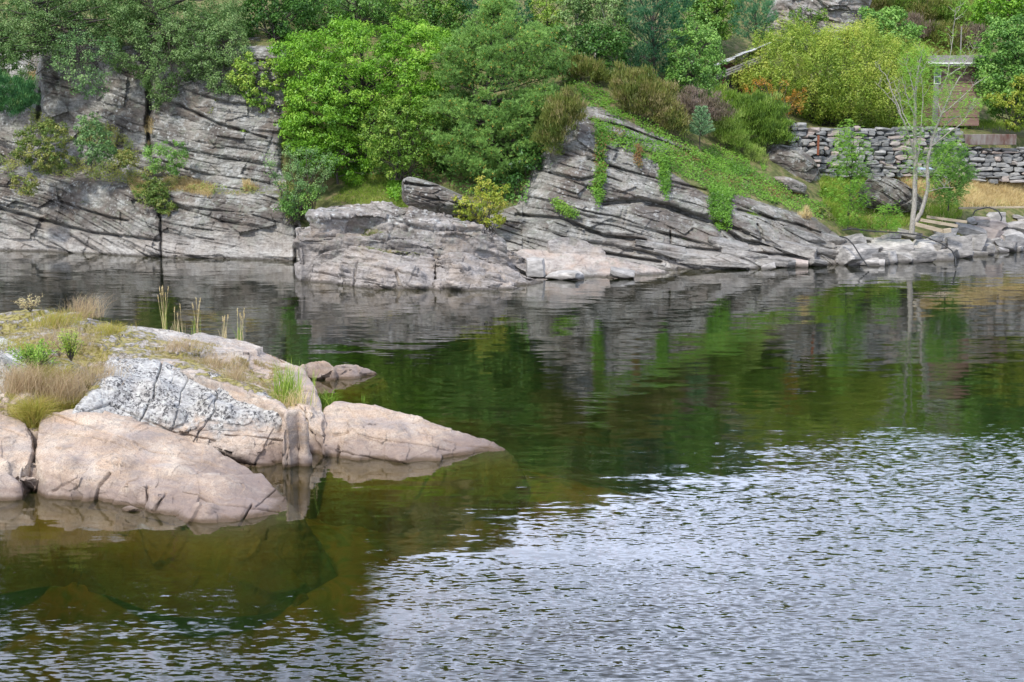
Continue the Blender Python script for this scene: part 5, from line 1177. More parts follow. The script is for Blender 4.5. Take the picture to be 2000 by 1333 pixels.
for i, (poly, mt, lb) in enumerate([
    ([(1165, 255), (1185, 250), (1182, 330), (1178, 380), (1168, 408), (1157, 385), (1160, 350), (1170, 320)], 'ivy', 'long reddish-green ivy tail hanging down the left of the right cliff'),
    ([(1285, 310), (1305, 312), (1308, 370), (1298, 395), (1290, 370)], 'ivy', 'short thin ivy tail hanging in the middle of the right cliff'),
    ([(1240, 290), (1250, 292), (1248, 332), (1240, 325)], 'ivyred', 'tiny ivy tail between the two longer ones'),
    ([(1385, 360), (1432, 375), (1428, 420), (1422, 448), (1400, 452), (1388, 420)], 'ivy', 'thick green ivy curtain hanging at the right end of the cliff'),
    ([(640, 345), (670, 340), (705, 330), (712, 355), (700, 365), (670, 352)], 'bright', 'green ivy strand hanging under the bright tree'),
    ([(755, 330), (785, 330), (790, 360), (780, 395), (762, 385)], 'bright', 'green ivy strand beside the slanting purple-grey outcrop'),
    ([(1075, 395), (1095, 400), (1130, 425), (1120, 430), (1085, 412)], 'lime', 'little lime creeper on the cliff foot right of the pine')]):
    cover('ivy_tail', lb, 'ivy', [poly], L_[mt], .9 if i < 4 else 1.2, off=(.05, .38), seed=10 + i, vs=-.08)
cover('undergrowth', 'low green undergrowth on the shaded slopes', 'undergrowth', [
    [(600, 300), (700, 300), (900, 300), (1040, 330), (1030, 400), (960, 400), (860, 360), (780, 345), (700, 350), (640, 345)],
    [(1080, 130), (1200, 150), (1330, 170), (1420, 190), (1420, 90), (1200, 80), (1080, 80)],
    [(550, 60), (900, 60), (900, 0), (550, 0)]], L_['mid'], .08, lf=(.16, .1), off=(.05, .4), seed=30, kind='stuff', vs=-.15)
cover('undergrowth', 'brown heathery undergrowth on the hillside at the top right', 'undergrowth', [[(1630, -5), (1930, -5), (1930, 105), (1800, 110), (1780, 80), (1640, 60)], [(1700, 60), (1790, 80), (1790, 100), (1700, 90)]], L_['bracken'], .5, seed=31, kind='stuff', style='blade', hgt=.45, width=.035, curve=.2)
cover('undergrowth', 'green patches of undergrowth on the hillside at the top right', 'undergrowth', [[(1640, 20), (1930, 10), (1930, 95), (1790, 90), (1650, 70)]], L_['heathgreen'], .4, seed=32, kind='stuff', style='blade', hgt=.4, width=.03, patch=.95, curve=.2)
cover('grass', 'short green and dry grass on the slope under the bushes', 'grass', [[(690, 345), (760, 340), (790, 395), (850, 425), (760, 410), (650, 392)]], L_['grass'], 1.4, seed=33, kind='stuff', style='blade', hgt=.18, width=.02, vs=.2)
cover('grass', 'pale dry meadow grass below the stone wall on the right', 'grass', [[(1870, 340), (1900, 322), (2100, 315), (2100, 405), (1880, 405), (1850, 395)], [(1690, 330), (1760, 335), (1820, 345), (1870, 345), (1860, 400), (1800, 380), (1740, 345)]], L_['straw'], 1.6, seed=34, kind='stuff', style='blade', hgt=.6, width=.025, curve=.25)
cover('grass', 'green and straw grass around the foot of the grey tree', 'grass', [[(1600, 350), (1680, 340), (1780, 400), (1870, 400), (1880, 420), (1860, 432), (1790, 440), (1700, 448), (1640, 440), (1610, 400)], [(1800, 236), (2050, 242), (2050, 258), (1800, 248)]], L_['grass'], .9, seed=35, kind='stuff', style='blade', hgt=.45, width=.025, vs=.12, curve=.3)
cover('grass', 'straw-coloured grass mixed among the green by the grey tree', 'grass', [[(1680, 345), (1780, 400), (1870, 400), (1860, 432), (1790, 438), (1700, 446), (1640, 420)], [(1600, 260), (1625, 262), (1625, 330), (1610, 330)]], L_['straw'], .28, seed=36, kind='stuff', style='blade', hgt=.45, width=.025, patch=.7)
cover('grass', 'brown grass tufts growing along the ledge of the left rock wall', 'grass', [[(325, 350), (370, 352), (420, 368), (410, 385), (350, 372), (300, 372)], [(445, 360), (480, 355), (505, 370), (480, 382), (450, 376)], [(286, 230), (297, 235), (296, 290), (288, 285)], [(250, 350), (300, 360), (290, 385), (262, 380)], [(55, 130), (70, 130), (72, 165), (58, 150)]], L_['straw'], 1.3, seed=37, kind='stuff', style='blade', hgt=.4, width=.02, curve=.5, vs=-.2, patch=.75)

cover('undergrowth', 'low leafy growth along the ledge and crack of the left rock wall', 'undergrowth', [[(-20, 300), (40, 320), (120, 312), (230, 318), (300, 335), (420, 366), (540, 370), (430, 380), (330, 370), (300, 400), (275, 410), (255, 360), (120, 345), (-20, 335)], [(540, 360), (600, 370), (610, 420), (570, 440), (545, 400)], [(60, 210), (90, 230), (220, 250), (280, 300), (230, 300), (120, 270), (60, 250)]], L_['bracken'], .45, lf=(.1, .06), off=(.02, .3), seed=60, kind='stuff', patch=.85)
for i_, (x, y, w_, h_, m_, lb_) in enumerate(((1050, 455, 9, 8, 'bright', 'tiny green plant on the low rocks right of the yellow sapling'), (1572, 425, 9, 14, 'straw', 'straw tuft growing at the lower end of the right cliff top'), (1612, 420, 14, 20, 'bracken', 'russet plant in the gap between the cliff end and the shore stones'),
        (1500, 395, 16, 8, 'ivy', 'green leaves spilling over the lower cliff edge right of the ivy curtain'), (1610, 385, 14, 18, 'ivy', 'green leaves at the right end of the ivy slope'), (1220, 350, 14, 5, 'mid', 'small plant rooted on a ledge of the right cliff, between the ivy tails'), (1085, 330, 9, 7, 'mid', 'small plant on the left edge of the right cliff'), (1330, 470, 8, 4, 'mid', 'tiny plant low on the right cliff'), (1470, 425, 10, 6, 'grass', 'grassy plant on the ledge right of the ivy curtain'),
        (420, 215, 12, 22, 'bracken', 'brown trailing plant on the upper left rock wall'), (480, 262, 18, 6, 'lime', 'pale green plant on a ledge of the left rock wall'), (170, 400, 12, 8, 'bracken', 'small russet plant on the lower left rock band'), (740, 480, 16, 8, 'straw', 'dry grass on top of the left front rib of the far point'), (680, 470, 14, 10, 'heather', 'small heather on the middle rib of the far point'), (870, 442, 16, 8, 'heather', 'brown heather tuft on the back rib of the far point'))):
    PL('small_plant', lb_, 'plant', ell(x, y, w_, h_, 9, seed=50 + i_), 200, (x, y + h_ * .6), L_[m_], 'sprig' if m_ in ('straw', 'grass', 'heather') else 'leaf', dens=1.1, thick=.25, cr=.14, lf=(.1, .05) if m_ not in ('straw', 'grass', 'heather') else (.22, .025), per=26, seed=150 + i_, stems=4, nb=4, trunk_r=.015)
# ------------------------------------------------------------------ near island grasses
IS = np.concatenate([a.reshape(-1, 3) for a, _, _ in list(o_map.values())[:3]])
def rockz(px, py):
    """nearest visible rock point of the islet under a photo position"""
    x, y = ISP
    d = (x - px) ** 2 + (y - py) ** 2
    i = np.argsort(d)[:6]; j = i[np.argmin(IS[i, 1])]
    return IS[j]
ISP = proj(IS)
def tuft(name, label, cat, px, py, n, h, spread, mat, w=.012, lean=(0, 0), curve=.3, seed=0, heads=0, headmat='straw', group=None, vs=0., foot=None, fan=.25):
    r = np.random.default_rng(4000 + seed)
    f0 = rockz(px, py) if foot is None else np.asarray(foot, float)
    fb = Buf()
    B = f0 + r.normal(0, spread, (n, 3)) * [1, 1, 0] - [0, 0, .04]
    h = h * 1.5; spread = spread * 1.15
    d = np.array([lean[0], lean[1], 1.0]) + r.normal(0, fan, (n, 3)) * [1, 1, .3]
    blades(fb, B, d, h * r.uniform(.45, 1.1, n), w, r, np.clip(.45 + vs + r.normal(0, .22, n), 0, 1), curve=curve)
    v, f, a = fb.get()
    if not heads:
        o = mesh(name, v, f, mat, attrs=a, shade=False, loc=f0); return tag(o, label, cat, group)
    th = thing(name, f0, label, cat, group)
    pmesh('blades', v, f, mat, th, attrs=a, shade=False)
    sb = Buf(); hb = Buf()
    for k in range(heads):
        b = f0 + r.normal(0, spread * .8, 3) * [1, 1, 0]; L = h * r.uniform(.85, 1.25)
        dr = np.array([lean[0] + r.normal(0, .1), r.normal(0, .1), 1.0]); dr /= np.linalg.norm(dr)
        q = bend(b, b + dr * L, 5, 0, .02, r); tube(sb, q, [.006, .005, .004, .003, .003], 3, .6)
        m_ = 26; t = r.uniform(0, 1, m_); B2 = q[-1] - dr * .17 * L * t[:, None] * 1.2
        blades(hb, B2, dr + r.normal(0, .3, (m_, 3)), .05, .012, r, np.clip(r.normal(.5, .15, m_), 0, 1))
    v, f, a = sb.get(); pmesh('stalks', v, f, LM[headmat], th, attrs=a)
    v, f, a = hb.get(); pmesh('seed_heads', v, f, LM[headmat], th, attrs=a, shade=False)
    return th
tuft('grass_tuft', 'thick yellow-green and orange grass tuft at the crack between the boulders', 'grass tuft', 66, 826, 1500, .66, .10, L_['sedge'], .006, seed=1, fan=.45, curve=.5)
for i, (x, y, n, h, sp, lb) in enumerate([
    (110, 775, 1500, .62, .28, 'wispy reddish grass spreading right of the yellow-green tuft'),
    (40, 760, 900, .6, .22, 'wispy reddish grass at the left edge of the islet'),
    (165, 612, 420, .55, .22, 'russet feathery grass on the back crest of the islet'),
    (125, 680, 420, .6, .3, 'loose russet grass between the two green shrubs'),
    (190, 740, 380, .45, .25, 'thin russet grass against the lichen boulder'),
    (420, 715, 260, .4, .25, 'short dry russet grass on the long pale slab, left of the reeds'),
    (460, 740, 220, .4, .15, 'dry upright russet stalks along the crest of the lichen boulder'),
    (350, 680, 420, .3, .22, 'low dry grass in the moss behind the lichen boulder')]):
    tuft('grass_tuft', lb, 'grass tuft', x, y, n, h, sp, L_['redgrass'], .0055, lean=(.12, 0), seed=10 + i, curve=.35, fan=.3)
for i, (x, y, n, h, sp, lb) in enumerate([
    (95, 748, 800, .5, .22, 'green-gold grass in front of the thin dark-stemmed shrub'), (130, 800, 500, .4, .14, 'green-gold grass beside the crack, right of the thick yellow-green tuft'), (20, 700, 500, .5, .2, 'green-gold grass behind the low shrub at the left edge'),
    (110, 635, 500, .45, .25, 'green-gold grass on the back of the islet below the russet grass'), (215, 650, 400, .3, .25, 'low green-gold grass on the back crest behind the lichen boulder')]):
    tuft('grass_tuft', lb, 'grass tuft', x, y, n, h, sp, L_['sedge'], .007, lean=(.1, 0), seed=70 + i, curve=.4, fan=.35)
for i, (x, y, n, h, sp, hd, lb) in enumerate([
    (322, 632, 12, .62, .05, 6, 'tallest reed clump with brown seed heads on the back crest'),
    (352, 636, 16, .36, .1, 3, 'low reed clump between the two taller ones on the back crest'),
    (382, 640, 11, .5, .06, 4, 'right-hand reed clump of the back crest'),
    (440, 652, 10, .35, .05, 4, 'few bent seed stalks on the far edge of the pale slab'),
    (468, 656, 22, .45, .06, 5, 'small group of brown seed stalks on the far edge of the pale slab')]):
    tuft('reed_clump', lb, 'reeds', x, y, n, h, sp, L_['straw'] if i % 2 else L_['grass'], .008, seed=30 + i, heads=hd, curve=.25, fan=.12, vs=.2)
tuft('reed_clump', 'dense green and straw reed clump at the right end of the pale slab', 'reeds', 562, 785, 190, .8, .17, L_['grass'], .013, seed=40, curve=.2, fan=.12, vs=.25)
tuft('grass_tuft', 'dry straw grass at the foot of the dense reed clump', 'grass tuft', 572, 790, 160, .4, .18, L_['straw'], .01, seed=41, curve=.4, fan=.3)
tuft('reed_clump', 'sparse yellowish reeds beside the low reddish boulder', 'reeds', 612, 770, 10, .45, .04, L_['grass'], .014, seed=42, curve=.25, foot=G(612, 752, .1), fan=.1, vs=.3)
tuft('grass_tuft', 'fresh green grass tuft in the gap before the whaleback slab', 'grass tuft', 640, 785, 90, .4, .1, L_['grass'], .014, seed=43, curve=.5, foot=G(638, 790, .45), fan=.35, vs=-.1)
tuft('grass_tuft', 'few green blades standing in the water behind the whaleback slab', 'grass tuft', 710, 785, 12, .35, .03, L_['grass'], .012, seed=44, curve=.15, foot=G(710, 786, -.05), fan=.08)
tuft('grass_tuft', 'tiny green tuft in the gap beside the small cracked boulder', 'grass tuft', 105, 905, 40, .16, .04, L_['grass'], .01, seed=45, curve=.4, foot=G(105, 912, .45), vs=-.1)
def islet_shrub(x, y, h, w, mat, lb, seed, n=34, lf=(.05, .025), name='willow_shrub'):
    r = np.random.default_rng(seed); f0 = rockz(x, y); th = thing(name, f0, lb, 'shrub'); sb = Buf(); fb = Buf()
    for k in range(n):
        d = np.array([r.normal(0, w), r.normal(0, w), h * r.uniform(.5, 1.05)]); q = bend(f0, f0 + d, 5, .03, .12, r)
        tube(sb, q, [.01, .008, .006, .005, .003], 4)
        m_ = 44; t = r.uniform(.35, 1.05, m_); B = np.stack([np.interp(t, np.linspace(0, 1, 5), q[:, i]) for i in range(3)], 1) + r.normal(0, .035, (m_, 3))
        leaves(fb, B, np.tile([0, -.2, .6], (m_, 1)), lf[0], lf[1], r, var=np.clip(r.normal(.55, .2, m_), 0, 1), rnd=.6)
    v, f, a = sb.get(); pmesh('stems', v, f, M['bark'], th); v, f, a = fb.get(); pmesh('foliage', v, f, mat, th, attrs=a, shade=False)
islet_shrub(70, 725, .62, .3, L_['lime'], 'pale green willow shrub at the left side of the islet', 61, n=46, lf=(.06, .03))
islet_shrub(140, 705, .7, .16, L_['willow'], 'thin yellow-green shrub with dark stems on the islet', 62, n=26)
islet_shrub(60, 608, .42, .16, L_['straw'], 'dry seeding herb with pale heads on the far crest of the islet', 63, n=16, lf=(.03, .02), name='dry_herb')
islet_shrub(10, 735, .3, .25, L_['lime'], 'low pale green shrub at the very left edge of the islet', 64, n=24, name='willow_shrub')
# moss and short turf on the islet
def islet_turf():
    r = np.random.default_rng(8); A, px, py = list(o_map.values())[0]; A2, px2, py2 = list(o_map.values())[1]
    fb = Buf()
    for (AA, x, y, keep) in ((A, px, py, .9), (A2, px2, py2, .28)):
        V_ = AA[:60].reshape(-1, 3); q = r.integers(0, len(V_), 16000)
        x_, y_ = x[:60].ravel()[q], y[:60].ravel()[q]; B = V_[q] + r.normal(0, .02, (len(q), 3)) * [1, 1, 0]
        m_ = (x_ > -60) & (y_ < 800) & (vn(B * 2.2, 4) > .55 - keep) & ((x_ < 330) | (y_ > 640 + (x_ - 330) * .35))
        B = B[m_]; n = len(B)
        blades(fb, B - [0, 0, .02], np.array([.1, 0, 1.]) + r.normal(0, .45, (n, 3)), .11 * r.uniform(.4, 1.3, n), .008, r, np.clip(r.normal(.4, .25, n), 0, 1), curve=.4)
    v, f, a = fb.get(); o = mesh('turf', v, f, leaf_mat('islet_turf', [(.28, .24, .06), (.36, .3, .1), (.42, .31, .17), (.46, .38, .24)], .3), attrs=a, shade=False)
    tag(o, 'short dry turf growing in the moss on top of the islet', 'turf', kind='stuff')
islet_turf()

# ------------------------------------------------------------------ built things on the right bank
def stone_geo(r, sx, sy, sz, sub=2, jag=.16):
    """irregular chiselled stone: box with cut corners"""
    n = 9
    u = np.linspace(-1, 1, n); V = []; F = []
    idx = {}
    def vid(p):
        k = tuple(np.round(p, 4))
        if k not in idx: idx[k] = len(V); V.append(p)
        return idx[k]
    for ax in range(3):
        for sg in (-1, 1):
            g = [[None] * n for _ in range(n)]
            for i in range(n):
                for j in range(n):
                    p = np.zeros(3); p[ax] = sg; p[(ax + 1) % 3] = u[i]; p[(ax + 2) % 3] = u[j] * sg; g[i][j] = vid(p)
            for i in range(n - 1):
                for j in range(n - 1): F.append((g[i][j], g[i + 1][j], g[i + 1][j + 1], g[i][j + 1]))
    return np.array(V), np.array(F)
SV, SF = stone_geo(None, 1, 1, 1)
def stone(r, size, rnd=.22, cuts=7, rough=.035):
    V_ = SV.copy()
    for _ in range(cuts):
        d = r.normal(0, 1, 3); d /= np.linalg.norm(d); lim = r.uniform(.72, 1.08) * (abs(d).sum() * .62 + .12)
        h_ = V_ @ d; k = h_ > lim; V_[k] -= np.outer(h_[k] - lim, d)
    L = np.linalg.norm(V_, axis=1)[:, None]; V_ = V_ * (1 - rnd) + V_ / L * rnd * 1.1
    V_ = V_ * (1 + rough * 2 * fbm(V_ * 1.7 + r.uniform(0, 99), 3, 6)[:, None])
    return V_ * np.asarray(size) / 2
def rotm(rx, ry, rz):
    cx, sx_, cy, sy_, cz, sz_ = math.cos(rx), math.sin(rx), math.cos(ry), math.sin(ry), math.cos(rz), math.sin(rz)
    return np.array([[cz, -sz_, 0], [sz_, cz, 0], [0, 0, 1]]) @ np.array([[cy, 0, sy_], [0, 1, 0], [-sy_, 0, cy]]) @ np.array([[1, 0, 0], [0, cx, -sx_], [0, sx_, cx]])
def stone_mat(name, a, b_, c):
    m, t, o = newmat(name)
    geo = N(t, 'ShaderNodeNewGeometry'); pos = geo.outputs['Position']
    at = N(t, 'ShaderNodeAttribute', attribute_name='var')
    n = noise(t, mapping(t, pos, (0, R(-6), 0), (1, 1, 2.2)), 2.4, 7, .65)
    col = ramp(t, math_(t, 'ADD', math_(t, 'MULTIPLY', n.outputs[0], .75), math_(t, 'MULTIPLY', at.outputs['Fac'], .25)), [(.3, a), (.5, b_), (.68, c)])
    wr = ramp(t, at.outputs['Fac'], [(.80, 0), (.86, .5)]); col = mixc(t, wr, col, (.36, .25, .2))
    sep = N(t, 'ShaderNodeSeparateXYZ'); lk(t, pos, sep.inputs[0])
    col = mixc(t, math_(t, 'MULTIPLY', math_(t, 'SUBTRACT', 1.0, mrange(t, sep.outputs[2], .04, .22)), .75), col, (.05, .042, .035))
    b = N(t, 'ShaderNodeBsdfPrincipled'); lk(t, col, b.inputs['Base Color']); b.inputs['Roughness'].default_value = .85
    bp = N(t, 'ShaderNodeBump'); bp.inputs['Distance'].default_value = .04; lk(t, n.outputs[0], bp.inputs['Height']); lk(t, bp.outputs[0], b.inputs['Normal'])
    lk(t, b.outputs[0], o.inputs[0]); return m
M['wallstone'] = stone_mat('wall_stone', (.10, .105, .11), (.26, .26, .25), (.45, .44, .41))
M['layer'] = rock_mat('layer_rock', dip=14, soil=False, dark=.4, lich=.3, base=((.09, .088, .085), (.25, .245, .235), (.46, .45, .43)))
M['shorestone'] = stone_mat('shore_stone', (.13, .125, .118), (.36, .34, .315), (.58, .55, .51))
def drywall(name, label, x0, x1, top, bot, Y0, Y1, seed, hole=None):
    r = np.random.default_rng(seed); fb = Buf()
    pxm = FPX / ((Y0 + Y1) / 2); y = bot
    while y > min(top) - 4:
        hgt = r.uniform(5, 11); x = x0 + r.uniform(-6, 0)
        while x < x1:
            wd = r.uniform(9, 34); t = (x + wd / 2 - x0) / (x1 - x0); tt = top[0] + (top[1] - top[0]) * t
            bb_ = bot + 6 * math.sin(t * 5)
            if y - hgt / 2 > tt:
                hh = hgt * r.uniform(.8, 1.25)
                Yc = Y0 + (Y1 - Y0) * t + (bot - y) / pxm * .12 + r.normal(0, .05)
                S = stone(r, (wd / pxm * 1.0, .6, hh / pxm * 1.02), .12) @ rotm(0, r.normal(0, .05), r.normal(0, .08)).T
                fb.add(S + P(x + wd / 2, y - hgt / 2 + r.normal(0, 1), Yc), SF, r.uniform(0, 1))
            x += wd * 1.0
        y -= hgt * .98
    # rubble core behind the face
    a = P(x0, bot, Y0 + .45); b = P(x1, bot, Y1 + .45); at = P(x0, top[0] + 6, Y0 + .5); bt = P(x1, top[1] + 6, Y1 + .5)
    q = [a, b, bt, at]; back = [p + np.array([0, .9, 0]) for p in q]
    fb.add(np.array(q + back), np.array([(0, 1, 2, 3), (4, 7, 6, 5), (3, 2, 6, 7), (0, 3, 7, 4), (1, 5, 6, 2)]), .1)
    v, f, at_ = fb.get(); o = mesh(name, v, f, M['wallstone'], attrs=at_, shade=False, loc=P(x0, bot, Y0))
    tag(o, label, 'stone wall')
drywall('stone_wall', 'long dry stone retaining wall below the willow thicket', 1545, 1870, (244, 250), 347, 86.2, 89.4, 1)
drywall('stone_wall', 'right section of dry stone wall under the stained concrete beam', 1870, 2150, (284, 285), 356, 90.0, 90.8, 2)
def box(buf, c, s, rot=None, a=.5, bev=.0):
    V_ = np.array([(x, y, z) for x in (-.5, .5) for y in (-.5, .5) for z in (-.5, .5)]) * np.asarray(s)
    F_ = np.array([(0, 1, 3, 2), (4, 6, 7, 5), (0, 4, 5, 1), (2, 3, 7, 6), (0, 2, 6, 4), (1, 5, 7, 3)])
    if rot is not None: V_ = V_ @ rot.T
    buf.add(V_ + np.asarray(c), F_, a)
def bevbox(name, c, s, mat, parent=None, rot=None, bev=.02, loc=None):
    b = Buf(); box(b, (0, 0, 0), s, rot); v, f, a = b.get()
    if parent is None:
        o = mesh(name, v, f, mat, shade=False); o.location = [float(q) for q in c]
    else:
        o = mesh(name, v, f, mat, parent, shade=False); o.location = [float(q) for q in (np.asarray(c) - np.array(parent.location))]
    m = o.modifiers.new('bevel', 'BEVEL'); m.width = bev; m.segments = 2
    return o
M['concrete'] = plain_mat('stained_concrete', (.10, .045, .03), (.24, .23, .21), 1.0, stretch=(2, 1, .6))
M['wood'] = plain_mat('weathered_timber', (.3, .24, .16), (.52, .44, .32), 5, stretch=(.6, 3, 5))
M['greywood'] = plain_mat('grey_timber', (.16, .15, .14), (.34, .32, .3), 5, stretch=(.5, 3, 6))
M['brown'] = plain_mat('brown_paint', (.22, .135, .115), (.31, .20, .175), 3, stretch=(.5, 1, 4))
M['redbrown'] = plain_mat('dark_red_boards', (.06, .02, .018), (.14, .045, .035), 4, stretch=(3, 1, .5))
M['roofgrey'] = plain_mat('grey_roof', (.2, .18, .19), (.34, .31, .32), 5)
M['white'] = plain_mat('white_paint', (.7, .7, .69), (.82, .82, .8), 8)
M['slate'] = plain_mat('pale_slate', (.35, .36, .38), (.68, .68, .68), 6)
M['dark'] = plain_mat('painted_inside_shade', (.012, .012, .012), (.02, .02, .02), 5)  # near-black colour standing in for the shade inside the hut
M['rubber'] = plain_mat('black_rubber', (.012, .012, .013), (.03, .03, .03), 5, rough=.5)
M['rust'] = plain_mat('rusty_iron', (.12, .035, .015), (.3, .1, .05), 12)
gm, gt, go = newmat('window_glass')
gb = N(gt, 'ShaderNodeBsdfPrincipled'); gb.inputs['Base Color'].default_value = (.05, .06, .07, 1); gb.inputs['Roughness'].default_value = .05; lk(gt, gb.outputs[0], go.inputs[0])
beam_y = 90.1
bc = (P(1880, 262, beam_y) + P(1985, 284, beam_y)) / 2
o = bevbox('concrete_beam', bc, (3.0, .5, .62), M['concrete'], bev=.03); tag(o, 'rust-stained concrete beam lying on the wall at the right', 'beam')
# shed
sY = 96.5; A0 = P(1822, 240, sY); A1 = P(1912, 240, sY); Tp = P(1822, 130, sY)
shW = A1[0] - A0[0]; shH = Tp[2] - A0[2]; sc_ = np.array([(A0[0] + A1[0]) / 2, sY + 1.5, A0[2] - .2])
sh = thing('shed', sc_, 'brown flat-roofed shed between the willow thicket and the dense green tree', 'shed')
bd = Buf(); nbd = 7; H_ = shH + .2
for i in range(nbd):
    z0 = sc_[2] + H_ * (i + .5) / nbd
    box(bd, (sc_[0], sY + .02 - .012 * (i % 2), z0), (shW, .08, H_ / nbd - .035))
    box(bd, (sc_[0] - shW / 2 + .04, sY + 1.5, z0), (.08, 2.9, H_ / nbd - .035)); box(bd, (sc_[0] + shW / 2 - .04, sY + 1.5, z0), (.08, 2.9, H_ / nbd - .035))
box(bd, (sc_[0], sY + 1.52, sc_[2] + H_ / 2), (shW - .12, 2.8, H_))
v, f, a = bd.get(); pmesh('wall', v, f, M['brown'], sh, shade=False)
rf = bevbox('roof', (sc_[0] - .05, sY + 1.3, sc_[2] + H_ + .42), (shW + 1.5, 4.0, .42), M['roofgrey'], sh)
fs = Buf(); box(fs, (sc_[0] - .05, sY - .75, sc_[2] + H_ + .16), (shW + 1.55, .1, .1)); box(fs, (sc_[0] - .05, sY - .45, sc_[2] + H_ + .04), (shW + 1.2, .1, .08))
v, f, a = fs.get(); pmesh('fascia', v, f, M['white'], sh, shade=False)
bevbox('corner_board', (sc_[0] - shW / 2 + .1, sY - .05, sc_[2] + H_ / 2), (.35, .07, H_), M['roofgrey'], sh)
wx = P(1830, 150, sY)
win = bevbox('window', (wx[0], sY - .10, wx[2]), (.42, .05, .95), M['white'], sh, bev=.01)
for k in (-1, 1):
    pn = Buf(); box(pn, (0, -.03, k * .22), (.32, .02, .34)); v, f, a = pn.get(); mesh('pane', v, f, gm, win, shade=False)
# old hut
hY = 91.5; hc = P(1446, 197, hY); hut = thing('old_hut', hc + np.array([0, 1.5, 0]), 'collapsed old hut with pale broken roof, half hidden by trees', 'hut')
hb = Buf()
for i in range(16):
    box(hb, hc + np.array([-.95 + i * .13, .05 + .02 * (i % 2), 1.05]), (.115, .05, 2.2))
box(hb, hc + np.array([1.15, 1.5, 1.05]), (.1, 3.0, 2.2)); box(hb, hc + np.array([-1.05, 1.5, .9]), (.1, 3.0, 1.8))
v, f, a = hb.get(); pmesh('wall', v, f, M['redbrown'], hut, shade=False)
bevbox('gap_shade_panel', hc + np.array([-.55, -.06, .8]), (.8, .06, 1.6), M['dark'], hut, bev=.01)  # solid panel before the boards; the hut's dark interior painted as colour
rb = Buf(); rr = np.random.default_rng(4)
for ix in range(8):
    for iy in range(9):
        if rr.uniform() < .12: continue
        box(rb, hc + np.array([-1.5 + ix * .42, -.3 + iy * .4, 2.05 + ix * .17 + rr.normal(0, .03)]), (.46, .46, .035), rotm(rr.normal(0, .06), -.38 + rr.normal(0, .08), rr.normal(0, .1)))
v, f, a = rb.get(); rf2 = pmesh('roof', v, f, M['slate'], hut, shade=False)
bm_ = Buf()
for k in range(3):
    box(bm_, hc + np.array([.1, -.5 + .03 * k, 2.15 - k * .14]), (3.6, .09, .1), rotm(0, -.38, 0))
v, f, a = bm_.get(); pmesh('rafter', v, f, M['greywood'], hut, shade=False)
# timber, hoses, posts
def plank(x0, y0, x1, y1, Y, w_, h_, mat, lb, name='timber_beam', Y2=None):
    a = P(x0, y0, Y); b = P(x1, y1, Y2 or Y); d = b - a; L = np.linalg.norm(d)
    o = bevbox(name, (a + b) / 2, (L, w_, h_), mat, rot=rotm(0, -math.atan2(d[2], math.hypot(d[0], d[1])), math.atan2(d[1], d[0])), bev=.012)
    return tag(o, lb, 'timber')
plank(1788, 438, 1842, 452, 78.0, .16, .2, M['wood'], 'front timber beam lying on the shore right of the grey tree')
plank(1798, 430, 1870, 442, 79.2, .16, .16, M['wood'], 'middle timber beam of the three lying by the grey tree')
plank(1810, 424, 1888, 434, 80.4, .16, .14, M['wood'], 'rear timber beam of the three lying by the grey tree')
plank(1872, 407, 2060, 404, 84.5, .25, .1, M['wood'], 'long pale board lying along the edge of the dry meadow')
plank(1842, 452, 1857, 450, 77.8, .2, .22, M['wood'], 'short block of timber at the end of the front beam')
o = bevbox('slate_table', P(1803, 330, 85), (1.1, .7, .07), plain_mat('blue_slate', (.3, .36, .45), (.42, .48, .58), 3), rot=rotm(.12, 0, .2)); tag(o, 'flat blue-grey slab resting behind the grey tree', 'slab')
def post(x, y0, y1, Y, w_, mat, lb, nm='post'):
    a = P(x, y0, Y); b = P(x, y1, Y); o = bevbox(nm, (a + b) / 2, (w_, w_, b[2] - a[2] + .2), M[mat], bev=.01); return tag(o, lb, 'post')
post(1598, 300, 268, 85.9, .12, 'rust', 'short rusty iron post in front of the stone wall', 'iron_post')
post(1877, 103, 56, 99, .07, 'greywood', 'thin pale pole standing above the shed roof', 'pole')
post(1573, 60, 46, 97, .08, 'rust', 'short rusty stake in the rock slope behind the thicket', 'stake')
def hose(pts, lb):
    p = np.array([P(x, y, Y) for x, y, Y in pts]); s = np.linspace(0, len(p) - 1, 8 * len(p)); k = np.arange(len(p))
    q = np.stack([np.interp(s, k, p[:, i]) for i in range(3)], 1)
    for _ in range(4): q[1:-1] = (q[:-2] + 2 * q[1:-1] + q[2:]) / 4
    b = Buf(); tube(b, q, .035, 6); v, f, a = b.get(); o = mesh('hose', v, f, M['rubber'], loc=q[0]); tag(o, lb, 'hose')
hose([(1640, 462, 75.6), (1655, 466, 75.2), (1668, 480, 74.8), (1680, 500, 74.3), (1692, 516, 73.9), (1697, 522, 73.8)], 'left black hose dropping over the shore stones into the water')
hose([(1645, 450, 76.2), (1665, 447, 76.2), (1700, 452, 76.2), (1760, 455, 76), (1800, 460, 75.4), (1840, 476, 74.8), (1860, 490, 74.5), (1866, 505, 74.4), (1867, 520, 74.2)], 'long black hose crossing the shore stones below the grey tree')
hose([(1900, 420, 80), (1905, 411, 80), (1930, 405, 80.2), (1950, 412, 80), (1957, 425, 79.6), (1955, 432, 79.4)], 'curved black hose looped over the stones at the right')

